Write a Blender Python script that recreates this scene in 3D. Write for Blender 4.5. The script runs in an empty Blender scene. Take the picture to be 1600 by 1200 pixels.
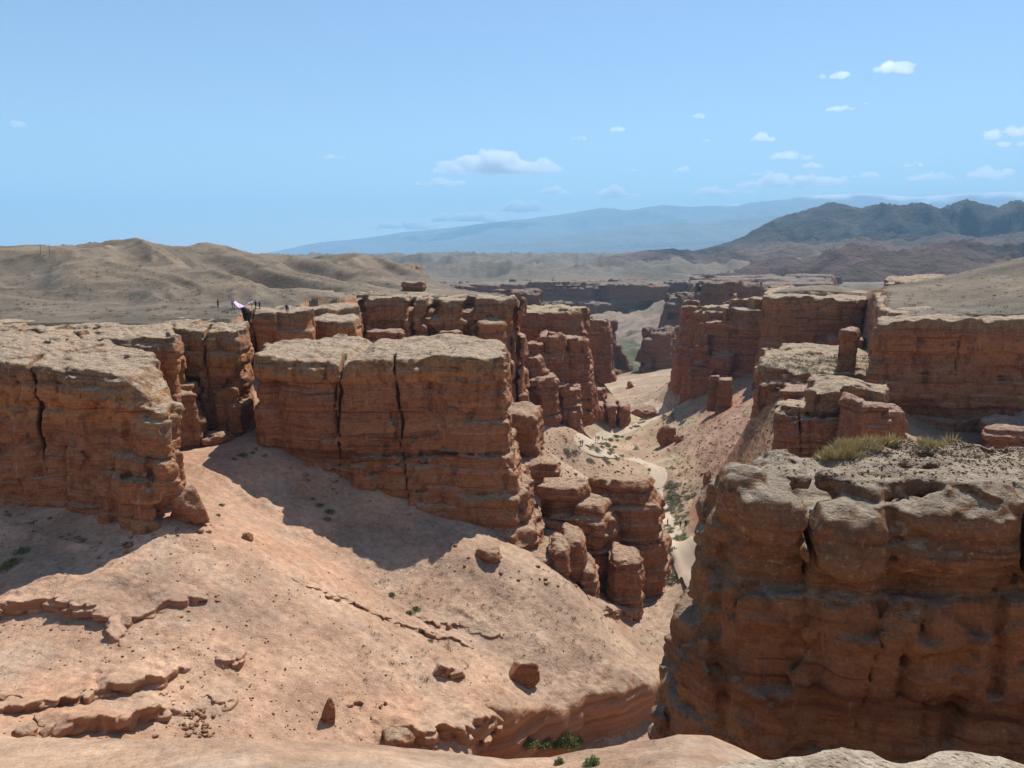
import bpy, bmesh, math, random, time
import numpy as np
T0 = time.time()
SC = bpy.context.scene
COL = SC.collection
rad = math.radians
# ------------------------------------------------------------------ camera, sky, sun, exposure
PITCH = rad(9.46); F = 1200.0                       # focal length in pixels of a 1600 x 1200 frame
cam_d = bpy.data.cameras.new('camera'); cam = bpy.data.objects.new('camera', cam_d); COL.objects.link(cam)
cam_d.sensor_fit = 'HORIZONTAL'; cam_d.sensor_width = 36.0; cam_d.lens = 36.0 * F / 1600.0
cam_d.clip_start = 0.1; cam_d.clip_end = 300000.0
cam.location = (0, 0, 0); cam.rotation_euler = (math.pi / 2 - PITCH, 0, 0)
SC.camera = cam
SUN_EL, SUN_AZ = rad(54.5), rad(30)                   # azimuth to the right of the viewing direction (+Y)
world = bpy.data.worlds.new('World'); SC.world = world; world.use_nodes = True
wn = world.node_tree.nodes; wl = world.node_tree.links
sky = wn.new('ShaderNodeTexSky'); sky.sky_type = 'NISHITA'; sky.sun_disc = False
sky.sun_elevation = SUN_EL; sky.sun_rotation = SUN_AZ; sky.altitude = 1100
sky.air_density = 1.1; sky.dust_density = 0.0; sky.ozone_density = 2.2
bg = wn['Background']; bg.inputs['Strength'].default_value = 0.098
wl.new(sky.outputs[0], bg.inputs['Color'])
sun_d = bpy.data.lights.new('sun', 'SUN'); sun_d.energy = 5.0; sun_d.angle = rad(0.5); sun_d.color = (1.0, 0.95, 0.87)
sun = bpy.data.objects.new('sun', sun_d); COL.objects.link(sun)
from mathutils import Vector
sv = Vector((math.sin(SUN_AZ) * math.cos(SUN_EL), math.cos(SUN_AZ) * math.cos(SUN_EL), math.sin(SUN_EL)))
sun.rotation_euler = (-sv).to_track_quat('-Z', 'Y').to_euler()
vs = SC.view_settings; vs.view_transform = 'Standard'; vs.look = 'None'; vs.gamma = 1.0; vs.exposure = 0.48
vs.use_curve_mapping = False
cy = SC.cycles; cy.use_denoising = True; cy.max_bounces = 8; cy.diffuse_bounces = 4; cy.volume_bounces = 4
cy.transparent_max_bounces = 8
try: cy.denoiser = 'OPENIMAGEDENOISE'
except Exception: pass

HAZE_D, HAZE_C, HAZE_G = 7.0e-5, (.40, .72, 1.0), 0.0      # the air's density, colour and forward scattering
CLOUD_D = .0055
# ------------------------------------------------------------------ pixel <-> place
CP, SP = math.cos(PITCH), math.sin(PITCH)
def ray(px, py):
    u = (px - 800) / F; v = (600 - py) / F
    return u, CP + v * SP, -SP + v * CP
def PY(px, py, Y):                                  # the point on a pixel's ray at depth Y
    a, b, c = ray(px, py); return (a / b * Y, Y, c / b * Y)
def PZ(px, py, z):                                  # the point on a pixel's ray at elevation z
    a, b, c = ray(px, py); return (a / c * z, b / c * z, z)
def XA(px, Y, z):                                   # X for a pixel column at depth Y and elevation z
    return (px - 800) / F * (Y * CP - z * SP)

# ------------------------------------------------------------------ noise
_rs = np.random.RandomState(7)
LAT = _rs.uniform(-1, 1, (64, 64, 64)).astype(np.float32).ravel()
def n3(x, y, z, seed=0):
    x = np.asarray(x, np.float32) + seed * 7.31; y = np.asarray(y, np.float32) + seed * 3.77; z = np.asarray(z, np.float32) + seed * 5.13
    x, y, z = np.broadcast_arrays(x, y, z)
    xi = np.floor(x); yi = np.floor(y); zi = np.floor(z)
    fx = x - xi; fy = y - yi; fz = z - zi
    fx = fx * fx * (3 - 2 * fx); fy = fy * fy * (3 - 2 * fy); fz = fz * fz * (3 - 2 * fz)
    X0 = xi.astype(np.int32) & 63; Y0 = yi.astype(np.int32) & 63; Z0 = zi.astype(np.int32) & 63
    X1 = (X0 + 1) & 63; Y1 = (Y0 + 1) & 63; Z1 = (Z0 + 1) & 63
    a00 = X0 * 4096 + Y0 * 64; a01 = X0 * 4096 + Y1 * 64; a10 = X1 * 4096 + Y0 * 64; a11 = X1 * 4096 + Y1 * 64
    L = LAT
    c00 = L[a00 + Z0]; c00 = c00 + (L[a00 + Z1] - c00) * fz
    c01 = L[a01 + Z0]; c01 = c01 + (L[a01 + Z1] - c01) * fz
    c10 = L[a10 + Z0]; c10 = c10 + (L[a10 + Z1] - c10) * fz
    c11 = L[a11 + Z0]; c11 = c11 + (L[a11 + Z1] - c11) * fz
    c0 = c00 + (c01 - c00) * fy; c1 = c10 + (c11 - c10) * fy
    return c0 + (c1 - c0) * fx
LAT2 = LAT[:4096]
def n2(x, y, seed=0):
    x = np.asarray(x, np.float64) + seed * 7.31; y = np.asarray(y, np.float64) + seed * 3.77
    x, y = np.broadcast_arrays(x, y)
    xi = np.floor(x); yi = np.floor(y); fx = x - xi; fy = y - yi
    fx = fx * fx * (3 - 2 * fx); fy = fy * fy * (3 - 2 * fy)
    X0 = xi.astype(np.int64) & 63; Y0 = yi.astype(np.int64) & 63; X1 = (X0 + 1) & 63; Y1 = (Y0 + 1) & 63
    off = (int(seed) * 911) % 60 * 4096
    L = LAT[off:off + 4096]
    a = L[X0 * 64 + Y0]; b = L[X0 * 64 + Y1]; c = L[X1 * 64 + Y0]; d = L[X1 * 64 + Y1]
    a = a + (b - a) * fy; c = c + (d - c) * fy
    return a + (c - a) * fx
def fbm2(x, y, oct=4, seed=0, gain=0.5, ridge=False):
    s = 0; a = 1.0; f = 1.0; t = 0
    for k in range(oct):
        n = n2(x * f + 13.7 * k, y * f + 5.1 * k, seed + k)
        if ridge: n = 1 - 2 * np.abs(n)
        s = s + a * n; t += a; a *= gain; f *= 2.03
    return s / t
def fbm3(x, y, z, oct=3, seed=0, gain=0.5):
    s = 0; a = 1.0; f = 1.0; t = 0
    for k in range(oct):
        s = s + a * n3(x * f, y * f, z * f, seed + k * 3); t += a; a *= gain; f *= 2.1
    return s / t
def sstep(a, b, x):
    t = np.clip((x - a) / (b - a), 0, 1); return t * t * (3 - 2 * t)
# the beds of the canyon: one stack of layers shared by every cliff
_rb = np.random.RandomState(21)
_zz = np.arange(-140, 40, 0.05); _pr = np.zeros_like(_zz); z_ = -140.0
while z_ < 40:
    t_ = _rb.choice([0.35, 0.6, 1.0, 1.6, 2.6], p=[.25, .25, .25, .15, .10]) * _rb.uniform(.8, 1.25)
    o_ = _rb.uniform(-1, 1); m_ = (_zz >= z_) & (_zz < z_ + t_)
    q_ = (_zz[m_] - z_) / t_
    _pr[m_] = o_ + 0.25 * np.sin(q_ * math.pi)
    if _rb.rand() < .45: _pr[m_ & (_zz < z_ + .12)] -= .8          # a bedding joint
    z_ += t_
_pr = np.convolve(_pr, np.ones(5) / 5, 'same')
def bed(z): return np.interp(z, _zz, _pr).astype(np.float32)

# ------------------------------------------------------------------ plan geometry
def seg_d2(x, y, pts, closed):
    best = np.full(x.shape, 1e18); pts = list(pts); n = len(pts)
    for i in range(n if closed else n - 1):
        ax, ay = pts[i][:2]; bx, by = pts[(i + 1) % n][:2]
        dx, dy = bx - ax, by - ay; L = dx * dx + dy * dy + 1e-12
        t = np.clip(((x - ax) * dx + (y - ay) * dy) / L, 0, 1)
        d = (x - ax - t * dx) ** 2 + (y - ay - t * dy) ** 2
        best = np.minimum(best, d)
    return np.sqrt(best)
def poly_sd(x, y, pts):                             # signed: negative inside
    ins = np.zeros(x.shape, bool); n = len(pts)
    for i in range(n):
        ax, ay = pts[i][:2]; bx, by = pts[(i + 1) % n][:2]
        c = ((ay > y) != (by > y))
        with np.errstate(divide='ignore', invalid='ignore'):
            xi = (bx - ax) * (y - ay) / (by - ay + 1e-12) + ax
        ins ^= c & (x < xi)
    d = seg_d2(x, y, pts, True)
    return np.where(ins, -d, d)
class TPS:
    def __init__(s, pts, lam=0.02):
        p = np.array(pts, float); s.c = p[:, :2] / 100.0; z = p[:, 2]; n = len(p)
        r = np.sqrt(((s.c[:, None] - s.c[None]) ** 2).sum(-1))
        K = s.phi(r) + lam * np.eye(n); P = np.c_[np.ones(n), s.c]
        A = np.zeros((n + 3, n + 3)); A[:n, :n] = K; A[:n, n:] = P; A[n:, :n] = P.T
        w = np.linalg.solve(A, np.r_[z, 0, 0, 0]); s.w = w[:n]; s.a = w[n:]
    @staticmethod
    def phi(r): return np.where(r > 1e-9, r * r * np.log(np.maximum(r, 1e-9)), 0.0)
    def __call__(s, x, y):
        x = np.asarray(x, float) / 100; y = np.asarray(y, float) / 100
        o = s.a[0] + s.a[1] * x + s.a[2] * y
        for (cx, cy_), w in zip(s.c, s.w):
            r2 = (x - cx) ** 2 + (y - cy_) ** 2
            o = o + w * 0.5 * r2 * np.log(np.maximum(r2, 1e-12))
        return o

# ------------------------------------------------------------------ the lie of the land
LOW = [PZ(*p) for p in [(1060, 930, -57), (1065, 826, -58), (1052, 765, -59.5), (1030, 722, -61), (925, 703, -63.5), (935, 687, -65),
        (1000, 660, -67), (1040, 645, -68), (1000, 622, -70), (1090, 790, -58.3), (1088, 860, -56.8), (1000, 712, -61.8), (880, 705, -62), (960, 645, -67.5), (1060, 640, -67)]]
LOW += [PY(*p) for p in [(940, 588, 322), (1000, 606, 400), (830, 662, 215), (900, 692, 245), (870, 735, 190), (800, 690, 160), (950, 760, 160), (985, 800, 140),
        (400, 692, 106), (390, 650, 125), (330, 692, 112), (345, 737, 98), (500, 748, 103), (640, 800, 100), (740, 872, 92.5), (640, 866, 91.5), (880, 900, 93), (480, 845, 91), (410, 790, 95), (592, 908, 88),
        (700, 945, 85), (850, 1000, 82), (1000, 1050, 84), (1020, 965, 105), (640, 968, 83), (815, 1055, 80), (905, 1085, 79.5),
        (240, 800, 79), (330, 832, 78), (420, 872, 78.5), (500, 900, 79.5), (560, 925, 80.5), (200, 950, 66), (400, 1000, 66), (600, 1080, 66), (100, 1100, 54),
        (300, 1150, 54), (0, 1000, 62), (700, 1120, 66), (775, 1075, 71), (0, 900, 71), (0, 795, 84), (120, 830, 80), (-150, 850, 84), (-150, 1000, 64),
        (1215, 705, 112), (1120, 700, 200), (1100, 604, 296), (1180, 632, 155), (1143, 612, 272), (1150, 640, 228), (1065, 590, 348), (1150, 745, 133), (1200, 662, 142), (1185, 692, 139), (806, 662, 203), (850, 660, 206), (885, 662, 214), (190, 852, 76.5), (120, 838, 79), (1300, 720, 112),
        (1050, 700, 225), (1130, 662, 224), (1450, 670, 134), (1600, 690, 130), (1020, 615, 372), (1320, 590, 156), (1360, 560, 165), (1700, 720, 130),
        (820, 560, 270), (760, 620, 150), (560, 560, 170)]]
LOW += [(-25, 52, -36), (-10, 45, -42), (5, 60, -50), (14, 70, -54), (22, 95, -55.5), (5, 30, -34), (14, 26, -24), (24, 26, -22.5), (30, 30, -22), (18, 34, -23), (40, 40, -26),
        (-40, 40, -30), (40, 70, -45), (60, 85, -38), (30, 55, -46), (15, 45, -44), (10, 18, -17), (-10, 18, -20), (-30, 18, -22), (40, 18, -14)]
LOW += [PY(*p) for p in [(960, 572, 650), (1000, 545, 760), (1040, 572, 560), (960, 522, 900), (1050, 492, 970), (916, 502, 1040), (969, 497, 1060), (1015, 486, 1070), (1055, 474, 1105), (940, 540, 820), (880, 512, 1040), (1100, 480, 1150)]]
LOW += [(-200, 700, -90), (-400, 500, -80), (500, 700, -75), (300, 500, -62), (-500, 1100, -100), (600, 1100, -70), (0, 1200, -100), (400, 1250, -80), (-150, 420, -70)]
HIGH = [PY(*p) for p in [(0, 480, 150), (200, 482, 150), (340, 482, 148), (420, 484, 147), (0, 440, 205), (250, 440, 215), (420, 455, 200), (0, 393, 300), (100, 389, 300), (180, 389, 310), (275, 381, 330),
        (360, 403, 350), (480, 398, 430), (560, 405, 420), (600, 425, 350), (640, 442, 290), (650, 456, 225), (740, 463, 205), (300, 500, 128), (100, 503, 124), (-200, 480, 150),
        (-200, 395, 300), (520, 450, 240), (800, 464, 200), (480, 478, 165)]]
HIGH += [PY(*p) for p in [(1500, 480, 165), (1550, 440, 190), (1600, 410, 200), (1420, 490, 150), (1600, 492, 142), (1300, 446, 280), (1230, 452, 276), (1360, 459, 262), (1700, 380, 230), (1750, 470, 150),
        (1480, 442, 300), (1420, 446, 300), (1540, 440, 300), (1390, 464, 266), (1150, 462, 320)]]
HIGH += [(-100, 620, -20), (-400, 520, 0), (200, 520, -20), (330, 420, -6)]
class Grid:                                         # a TPS sampled once, read back bilinearly
    def __init__(s, f, x0, x1, y0, y1, h):
        s.x0, s.y0, s.h = x0, y0, h; gx = np.arange(x0, x1 + h, h); gy = np.arange(y0, y1 + h, h); X, Y = np.meshgrid(gx, gy, indexing='ij'); s.v = f(X, Y)
    def __call__(s, x, y):
        fx = np.clip((x - s.x0) / s.h, 0, s.v.shape[0] - 1.001); fy = np.clip((y - s.y0) / s.h, 0, s.v.shape[1] - 1.001)
        i = fx.astype(int); j = fy.astype(int); a = fx - i; b = fy - j; v = s.v
        return (v[i, j] * (1 - b) + v[i, j + 1] * b) * (1 - a) + (v[i + 1, j] * (1 - b) + v[i + 1, j + 1] * b) * a
class Two:
    def __init__(s, f): s.n = Grid(f, -90, 100, 5, 260, 1.5); s.f = Grid(f, -700, 700, 5, 1300, 6)
    def __call__(s, x, y): return np.where((x > -89) & (x < 99) & (y < 259), s.n(x, y), s.f(x, y))
tps_lo = Two(TPS(LOW, 0.004)); tps_hi = Two(TPS(HIGH, 0.002))
PLAT_L = [PY(-400, 520, 126)[:2], (XA(-100, 120, -12), 120), (XA(255, 120, -12), 120), (XA(270, 127, -12), 127), (XA(378, 127, -12), 127), (XA(392, 150, -12), 150), (XA(468, 157, -12), 157), (XA(490, 175, -12), 175), (XA(545, 180, -12), 180),
          (XA(570, 200, -12), 200), (XA(790, 203, -12), 203), (XA(796, 214, -12), 214), (XA(700, 300, -12), 300), (XA(640, 430, -10), 430), (-60, 640), (-500, 700), (-900, 600), (-900, 126)]
PLAT_R = [(XA(1800, 143, -12), 143), (XA(1405, 143, -12), 143), (XA(1385, 158, -12), 158), (XA(1372, 235, -12), 235), (XA(1350, 260, -13), 260), (XA(1215, 260, -13), 260), (XA(1196, 292, -14), 292), (XA(1200, 350, -14), 350),
          (XA(1400, 345, -12), 345), (300, 350), (700, 380), (800, 143)]
def h_far(x, y):
    r = np.hypot(x, y)
    z = -46 + 6 * fbm2(x / 300, y / 300, 3, 3)
    z = z + 60 * sstep(1260, 1800, y) * (fbm2(x / 170, y / 260, 5, 5, ridge=True) * 0.8) * (1 - .8 * sstep(3500, 7000, r))
    z = z + sstep(1300, 4200, y) * 28
    fan = .0045 * y + .0464 * x
    return z + (fan - z) * sstep(3200, 16000, r)
def H_base(x, y):
    x = np.asarray(x, float); y = np.asarray(y, float)
    lo = tps_lo(np.clip(x, -700, 700), np.clip(y, 5, 1300)); lo = np.clip(lo, -120, -12)
    lo = lo + fbm2(x / 22, y / 22, 4, 11) * 1.0 * sstep(60, 200, y) + fbm2(x / 5, y / 5, 4, 12) * .34
    lo = lo + sstep(110, 95, y) * .32 * fbm2((.37 * x + .93 * y + 1.5 * n2(x / 9, y / 9, 47)) / 3.6, (.93 * x - .37 * y) / 22, 4, 46, ridge=True)
    b = sstep(450, 650, y); lo = lo + b * (fbm2(x / 70, y / 120, 5, 14, ridge=True) * 15 - 3)
    hi = tps_hi(np.clip(x, -700, 700), np.clip(y, 100, 700)); hi = np.clip(hi, -22, 14)
    m = sstep(150, 190, y)
    u = (x * .80 + y * .60); w = (x * -.60 + y * .80)
    hi = hi + m * (fbm2((u + 9 * n2(x / 40, y / 40, 4)) / 32, w / 150, 4, 17, ridge=True) * 7.5 - 2.6) * sstep(-30, -60, x) + fbm2(x / 12, y / 12, 4, 18) * .5 * (.35 + .65 * m)
    wl_ = n2(x / 9, y / 9, 31) * 1.5
    m = np.maximum(sstep(1.0, -1.0, poly_sd(x, y, PLAT_L) + wl_), sstep(1.0, -1.0, poly_sd(x, y, PLAT_R) + wl_))
    z = lo + (hi - lo) * m
    z = z + (h_far(x, y) - z) * sstep(1236, 1272, y)
    # behind and beside the camera: the plateau the photographer stands on
    back = sstep(14, -6, y) ; z = z + (-2.2 + fbm2(x / 8, y / 8, 3, 19) * .5 - z) * back
    return z
LIP = [(-400, 1140), (0, 1152), (200, 1157), (400, 1158), (600, 1165), (700, 1177), (790, 1190), (860, 1186), (960, 1168), (1060, 1147), (1110, 1152), (1200, 1195), (1300, 1225), (2000, 1240)]
LIP_U = [(p - 800) / F / ray(0, q)[1] for p, q in LIP]; LIP_S = [ray(0, q)[2] / ray(0, q)[1] for p, q in LIP]
def H_near(x, y):
    # the sandy lip in front of the photographer
    u = x / np.maximum(y, .5); e = 9.6 + .5 * np.sin(u * 6 + .6) + .4 * n2(u * 4, 7.7, 3); sl = np.interp(u, LIP_U, LIP_S); cz = sl * e
    t = np.clip(y / e, 0, 1)
    zz = -1.75 + (cz + 1.75) * (t + .10 * np.sin(t * math.pi) * 0) ** 1.02 - np.maximum(y - e, 0) ** 1.6 * 1.5
    zz = zz - .9 * t * (1 - t)
    zz = np.where(y < 0, -1.75 - 0.02 * np.abs(y), zz)
    return zz + fbm2(x / 1.2, y / 1.2, 4, 23) * .05 * sstep(0, 4, y)
def raycast(px, py, H, y0=12, y1=1300):
    a, b, c = ray(px, py); ys = np.geomspace(y0, y1, 1500); d = c / b * ys - H(a / b * ys, ys)
    k = np.where(d < 0)[0]
    if len(k) == 0: return None
    k = max(k[0], 1); f = d[k - 1] / (d[k - 1] - d[k]); y = ys[k - 1] + f * (ys[k] - ys[k - 1])
    return (a / b * y, y, c / b * y)
# ledges of the bare sandstone slope: scarps that follow lines seen in the photograph
LEDGE_PX = [  # polyline, height, width of the lifted sheet
    ([(-60, 968), (0, 966), (60, 960), (110, 966), (150, 984), (190, 1008)], 1.5, 9), ([(190, 1008), (215, 976), (265, 958), (300, 950), (338, 930)], .75, 6),
    ([(-40, 1120), (40, 1118), (110, 1108), (195, 1092)], 1.0, 5), ([(60, 1160), (150, 1158), (220, 1146), (292, 1112)], 1.7, 6), ([(130, 1096), (200, 1086), (260, 1080), (312, 1050)], 1.25, 5),
    ([(318, 1106), (350, 1108), (380, 1098)], .55, 2.5), ([(325, 1036), (352, 1046), (372, 1046), (396, 1024)], .6, 3), ([(-20, 1105), (20, 1100), (50, 1094)], .7, 3),
    ([(676, 1058), (700, 1066), (738, 1072)], 1.5, 4), ([(585, 1168), (660, 1172), (720, 1168), (775, 1150), (792, 1128)], 2.2, 6),
    ([(545, 1112), (556, 1110), (568, 1098)], .5, 1.6), ([(440, 905), (520, 935), (640, 985), (760, 1020)], .45, 4),
    ([(640, 965), (720, 985), (790, 1005)], .5, 4), ([(940, 965), (985, 972), (1012, 952)], 1.6, 5)]
LEDGES = []
for pl, hgt, wid in LEDGE_PX:
    q = [raycast(px, py, H_base) for px, py in pl]; q = [p for p in q if p]
    LEDGES.append((q, hgt, wid))
WASH_EDGE = [raycast(px, py, H_base)[:2] for px, py in [(738, 1094), (770, 1104), (805, 1110), (860, 1108), (905, 1112), (914, 1094), (960, 1081), (1010, 1072), (1060, 1066), (1120, 1060)]]
WASH = WASH_EDGE + [(40, 66), (30, 52), (12, 46), (-2, 56)]
def H(x, y):
    x = np.asarray(x, float); y = np.asarray(y, float); x, y = np.broadcast_arrays(x, y)
    z = H_base(x, y)
    # the dry wash: a steep-walled cut below the slopes
    mk = (y > 30) & (y < 90) & (x > -12) & (x < 45)
    if mk.any():
        z = np.array(z); sd = poly_sd(x[mk], y[mk], WASH) + .5 * n2(x[mk] / 2.2, y[mk] / 2.2, 44)
        z[mk] = z[mk] + np.minimum(0, -54.3 + .4 * n2(x[mk] / 3, y[mk] / 3, 45) - z[mk]) * sstep(.5, -.5, sd)
    nr = (y < 16) & (np.abs(x) < 40)
    if nr.any():
        z = np.array(z); zn = H_near(x[nr], y[nr]); z[nr] = np.where(y[nr] < 10.2, zn, np.maximum(zn, np.minimum(z[nr], -14)))
        far_side = np.clip((np.abs(x[nr]) - 22) / 10, 0, 1); z[nr] = zn * (1 - far_side) + z[nr] * far_side
    return z
GZ = lambda x, y: float(H(np.array([x]), np.array([y]))[0])
print('land', round(time.time() - T0, 1))
#@@PART2
# ------------------------------------------------------------------ materials
class NT:
    def __init__(s, name):
        s.m = bpy.data.materials.new(name); s.m.use_nodes = True; s.t = s.m.node_tree; s.n = s.t.nodes; s.l = s.t.links
        s.b = s.n['Principled BSDF']; s.b.inputs['Roughness'].default_value = .92; s.b.inputs['Specular IOR Level'].default_value = .15
        s.geo = s.n.new('ShaderNodeNewGeometry')
    def mk(s, typ, **kw):
        n = s.n.new(typ)
        for k, v in kw.items(): setattr(n, k, v)
        return n
    def put(s, sock, v):
        if isinstance(v, (int, float)): sock.default_value = v
        elif isinstance(v, tuple): sock.default_value = v if len(v) == len(sock.default_value) else (*v, 1.0)
        else: s.l.new(v, sock)
    def math(s, op, a, b=0.0, clamp=False):
        n = s.mk('ShaderNodeMath', operation=op, use_clamp=clamp); s.put(n.inputs[0], a); s.put(n.inputs[1], b); return n.outputs[0]
    def vmul(s, a, b):
        n = s.mk('ShaderNodeVectorMath', operation='MULTIPLY'); s.put(n.inputs[0], a); s.put(n.inputs[1], b); return n.outputs[0]
    def vadd(s, a, b):
        n = s.mk('ShaderNodeVectorMath', operation='ADD'); s.put(n.inputs[0], a); s.put(n.inputs[1], b); return n.outputs[0]
    def noise(s, vec, scale=1.0, detail=4.0, rough=.55, dist=0.0):
        n = s.mk('ShaderNodeTexNoise'); s.l.new(vec, n.inputs['Vector']); n.inputs['Scale'].default_value = scale
        n.inputs['Detail'].default_value = detail; n.inputs['Roughness'].default_value = rough; n.inputs['Distortion'].default_value = dist
        return n.outputs['Fac']
    def voro(s, vec, scale, feature='F1'):
        n = s.mk('ShaderNodeTexVoronoi', feature=feature); s.l.new(vec, n.inputs['Vector']); n.inputs['Scale'].default_value = scale; return n.outputs['Distance']
    def step(s, v, a, b):
        n = s.mk('ShaderNodeMapRange', interpolation_type='SMOOTHSTEP'); s.put(n.inputs['Value'], v)
        n.inputs['From Min'].default_value = a; n.inputs['From Max'].default_value = b; return n.outputs['Result']
    def mix(s, f, a, b, mode='MIX'):
        n = s.mk('ShaderNodeMix', data_type='RGBA', blend_type=mode); s.put(n.inputs[0], f); s.put(n.inputs[6], a); s.put(n.inputs[7], b); return n.outputs[2]
    def ramp(s, v, stops):
        n = s.mk('ShaderNodeValToRGB'); s.put(n.inputs[0], v); e = n.color_ramp.elements
        while len(e) < len(stops): e.new(.5)
        for k, (p, c) in enumerate(stops): e[k].position = p; e[k].color = (*c, 1)
        return n.outputs[0]
    def bump(s, h, strength, dist, normal=None):
        n = s.mk('ShaderNodeBump'); s.put(n.inputs['Height'], h); n.inputs['Strength'].default_value = strength; n.inputs['Distance'].default_value = dist
        if normal is not None: s.l.new(normal, n.inputs['Normal'])
        return n.outputs[0]
    def color(s, c): s.put(s.b.inputs['Base Color'], c)
    def normal(s, n): s.l.new(n, s.b.inputs['Normal'])
def rock_material(name, tint=(1, 1, 1), fine=1.0, dust=(.44, .30, .195), grey=.5, cap=False, ora_=.65):
    t = NT(name); P = t.geo.outputs['Position']; sep = t.mk('ShaderNodeSeparateXYZ'); t.l.new(t.geo.outputs['Normal'], sep.inputs[0]); nz = sep.outputs['Z']
    warp = t.noise(P, .07, 2); W = t.vadd(P, t.vmul(t.mk('ShaderNodeCombineXYZ').outputs[0], (0, 0, 0)))
    zw = t.mk('ShaderNodeCombineXYZ'); t.put(zw.inputs[2], t.math('MULTIPLY', warp, 3.0)); W = t.vadd(P, zw.outputs[0])
    band = t.noise(t.vmul(W, (.025, .025, .55)), 1.0, 3, .6); fineb = t.noise(t.vmul(W, (.07, .07, 2.4)), 1.0, 3, .65)
    c = t.ramp(t.math('ADD', t.math('MULTIPLY', band, .6), t.math('MULTIPLY', fineb, .4)),
        [(.32, (.15, .075, .046)), (.43, (.29, .152, .082)), (.52, (.37, .205, .105)), (.60, (.30, .16, .09)), (.70, (.48, .305, .18))])
    sz_ = t.mk('ShaderNodeSeparateXYZ'); t.l.new(W, sz_.inputs[0]); zt_ = sz_.outputs['Z']
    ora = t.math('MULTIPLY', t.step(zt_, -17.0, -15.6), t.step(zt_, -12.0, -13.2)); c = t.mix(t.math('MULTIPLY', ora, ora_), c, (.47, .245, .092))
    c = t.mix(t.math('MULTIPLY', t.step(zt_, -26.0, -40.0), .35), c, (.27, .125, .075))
    c = t.mix(t.math('MULTIPLY', t.step(fineb, .40, .33), .7), c, (.095, .052, .036)); c = t.mix(t.math('MULTIPLY', t.step(t.noise(t.vmul(W, (.04, .04, 1.3)), 1.0, 2, .5), .58, .66), .35), c, (.47, .30, .19))
    mott = t.noise(P, .9, 5, .62); c = t.mix(t.math('MULTIPLY', t.step(mott, .48, .68), .8), c, (.185, .092, .056))
    # desert varnish and pale seepage streaks running down the walls
    st = t.noise(t.vmul(P, (1.1, 1.1, .09)), 1.0, 4, .6); wet = t.noise(P, .16, 2)
    c = t.mix(t.math('MULTIPLY', t.step(st, .55, .70), t.math('MULTIPLY', t.step(wet, .40, .62), .55)), c, (.105, .062, .048))
    sp = t.noise(t.vmul(t.vadd(P, (31.0, 17.0, 5.0)), (1.9, 1.9, .22)), 1.0, 4, .6)
    c = t.mix(t.math('MULTIPLY', t.step(sp, .60, .72), .5), c, (.50, .35, .24))
    c = t.mix(1.0, c, tint, 'MULTIPLY')
    gmot = t.noise(P, 1.7, 6, .65); dcol = t.mix(t.step(gmot, .42, .66), dust, tuple(v * .62 + .01 for v in dust))
    dn = t.math('ADD', nz, t.math('MULTIPLY', t.math('SUBTRACT', t.noise(P, .8, 5, .6), .5), .55))
    c = t.mix(t.math('MULTIPLY', t.step(dn, .55, .90), .92), c, dcol)
    if cap:                                          # weathered, lichen-dark cap rock
        lf = t.noise(P, .55, 6, .68); c = t.mix(t.math('MULTIPLY', t.step(lf, .45, .65), .38), c, (.20, .145, .10))
        c = t.mix(t.math('MULTIPLY', t.step(t.noise(P, 3.1, 5, .7), .56, .68), .5), c, (.50, .41, .30))
    c = t.mix(.55, c, t.ramp(t.noise(P, 3.3 * fine, 7, .7), [(.32, (.26, .25, .25)), (.68, (.70, .70, .70))]), 'OVERLAY')
    c = t.mix(t.math('MULTIPLY', t.step(t.voro(P, 4.2 * fine), .22, .10), .5), c, (.13, .08, .055))
    t.color(c)
    h = t.math('ADD', t.math('MULTIPLY', t.noise(P, .9 * fine, 7, .62), 1.0), t.math('MULTIPLY', t.noise(t.vmul(W, (.5, .5, 5.0)), 1.0, 4, .6), .45))
    pit = t.voro(t.vadd(P, (0, 0, 0)), 2.6 * fine); h = t.math('ADD', h, t.math('MULTIPLY', t.step(pit, .0, .35), .12))
    n1 = t.bump(h, 1.0, .85 / fine); n2_ = t.bump(t.noise(P, 7 * fine, 5, .65), .8, .10 / fine, n1); t.normal(n2_)
    return t.m
def ground_material(name):
    t = NT(name); P = t.geo.outputs['Position']; a = t.mk('ShaderNodeAttribute', attribute_name='soil'); c = a.outputs['Color']
    sep = t.mk('ShaderNodeSeparateXYZ'); t.l.new(t.geo.outputs['Normal'], sep.inputs[0])
    b1 = t.noise(P, .11, 6, .6); c = t.mix(.75, c, t.ramp(b1, [(.3, (.30, .27, .26)), (.7, (.68, .68, .66))]), 'OVERLAY')
    b2 = t.noise(P, 1.3, 6, .65); c = t.mix(.6, c, t.ramp(b2, [(.3, (.26, .25, .25)), (.7, (.70, .70, .70))]), 'OVERLAY')
    b3 = t.noise(P, 7.0, 4, .7); c = t.mix(.45, c, t.ramp(b3, [(.3, (.30, .30, .30)), (.7, (.66, .66, .66))]), 'OVERLAY')
    steep = t.step(sep.outputs['Z'], .78, .52)
    band = t.noise(t.vmul(P, (.05, .05, 1.3)), 1.0, 4, .6)
    c = t.mix(t.math('MULTIPLY', steep, a.outputs['Alpha']), c, t.ramp(band, [(.3, (.24, .115, .065)), (.7, (.42, .235, .135))]))
    t.color(c)
    h = t.math('ADD', t.noise(P, .7, 7, .62), t.math('MULTIPLY', t.noise(P, 5.5, 5, .65), .25))
    t.normal(t.bump(h, .9, .42)); return t.m
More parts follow.
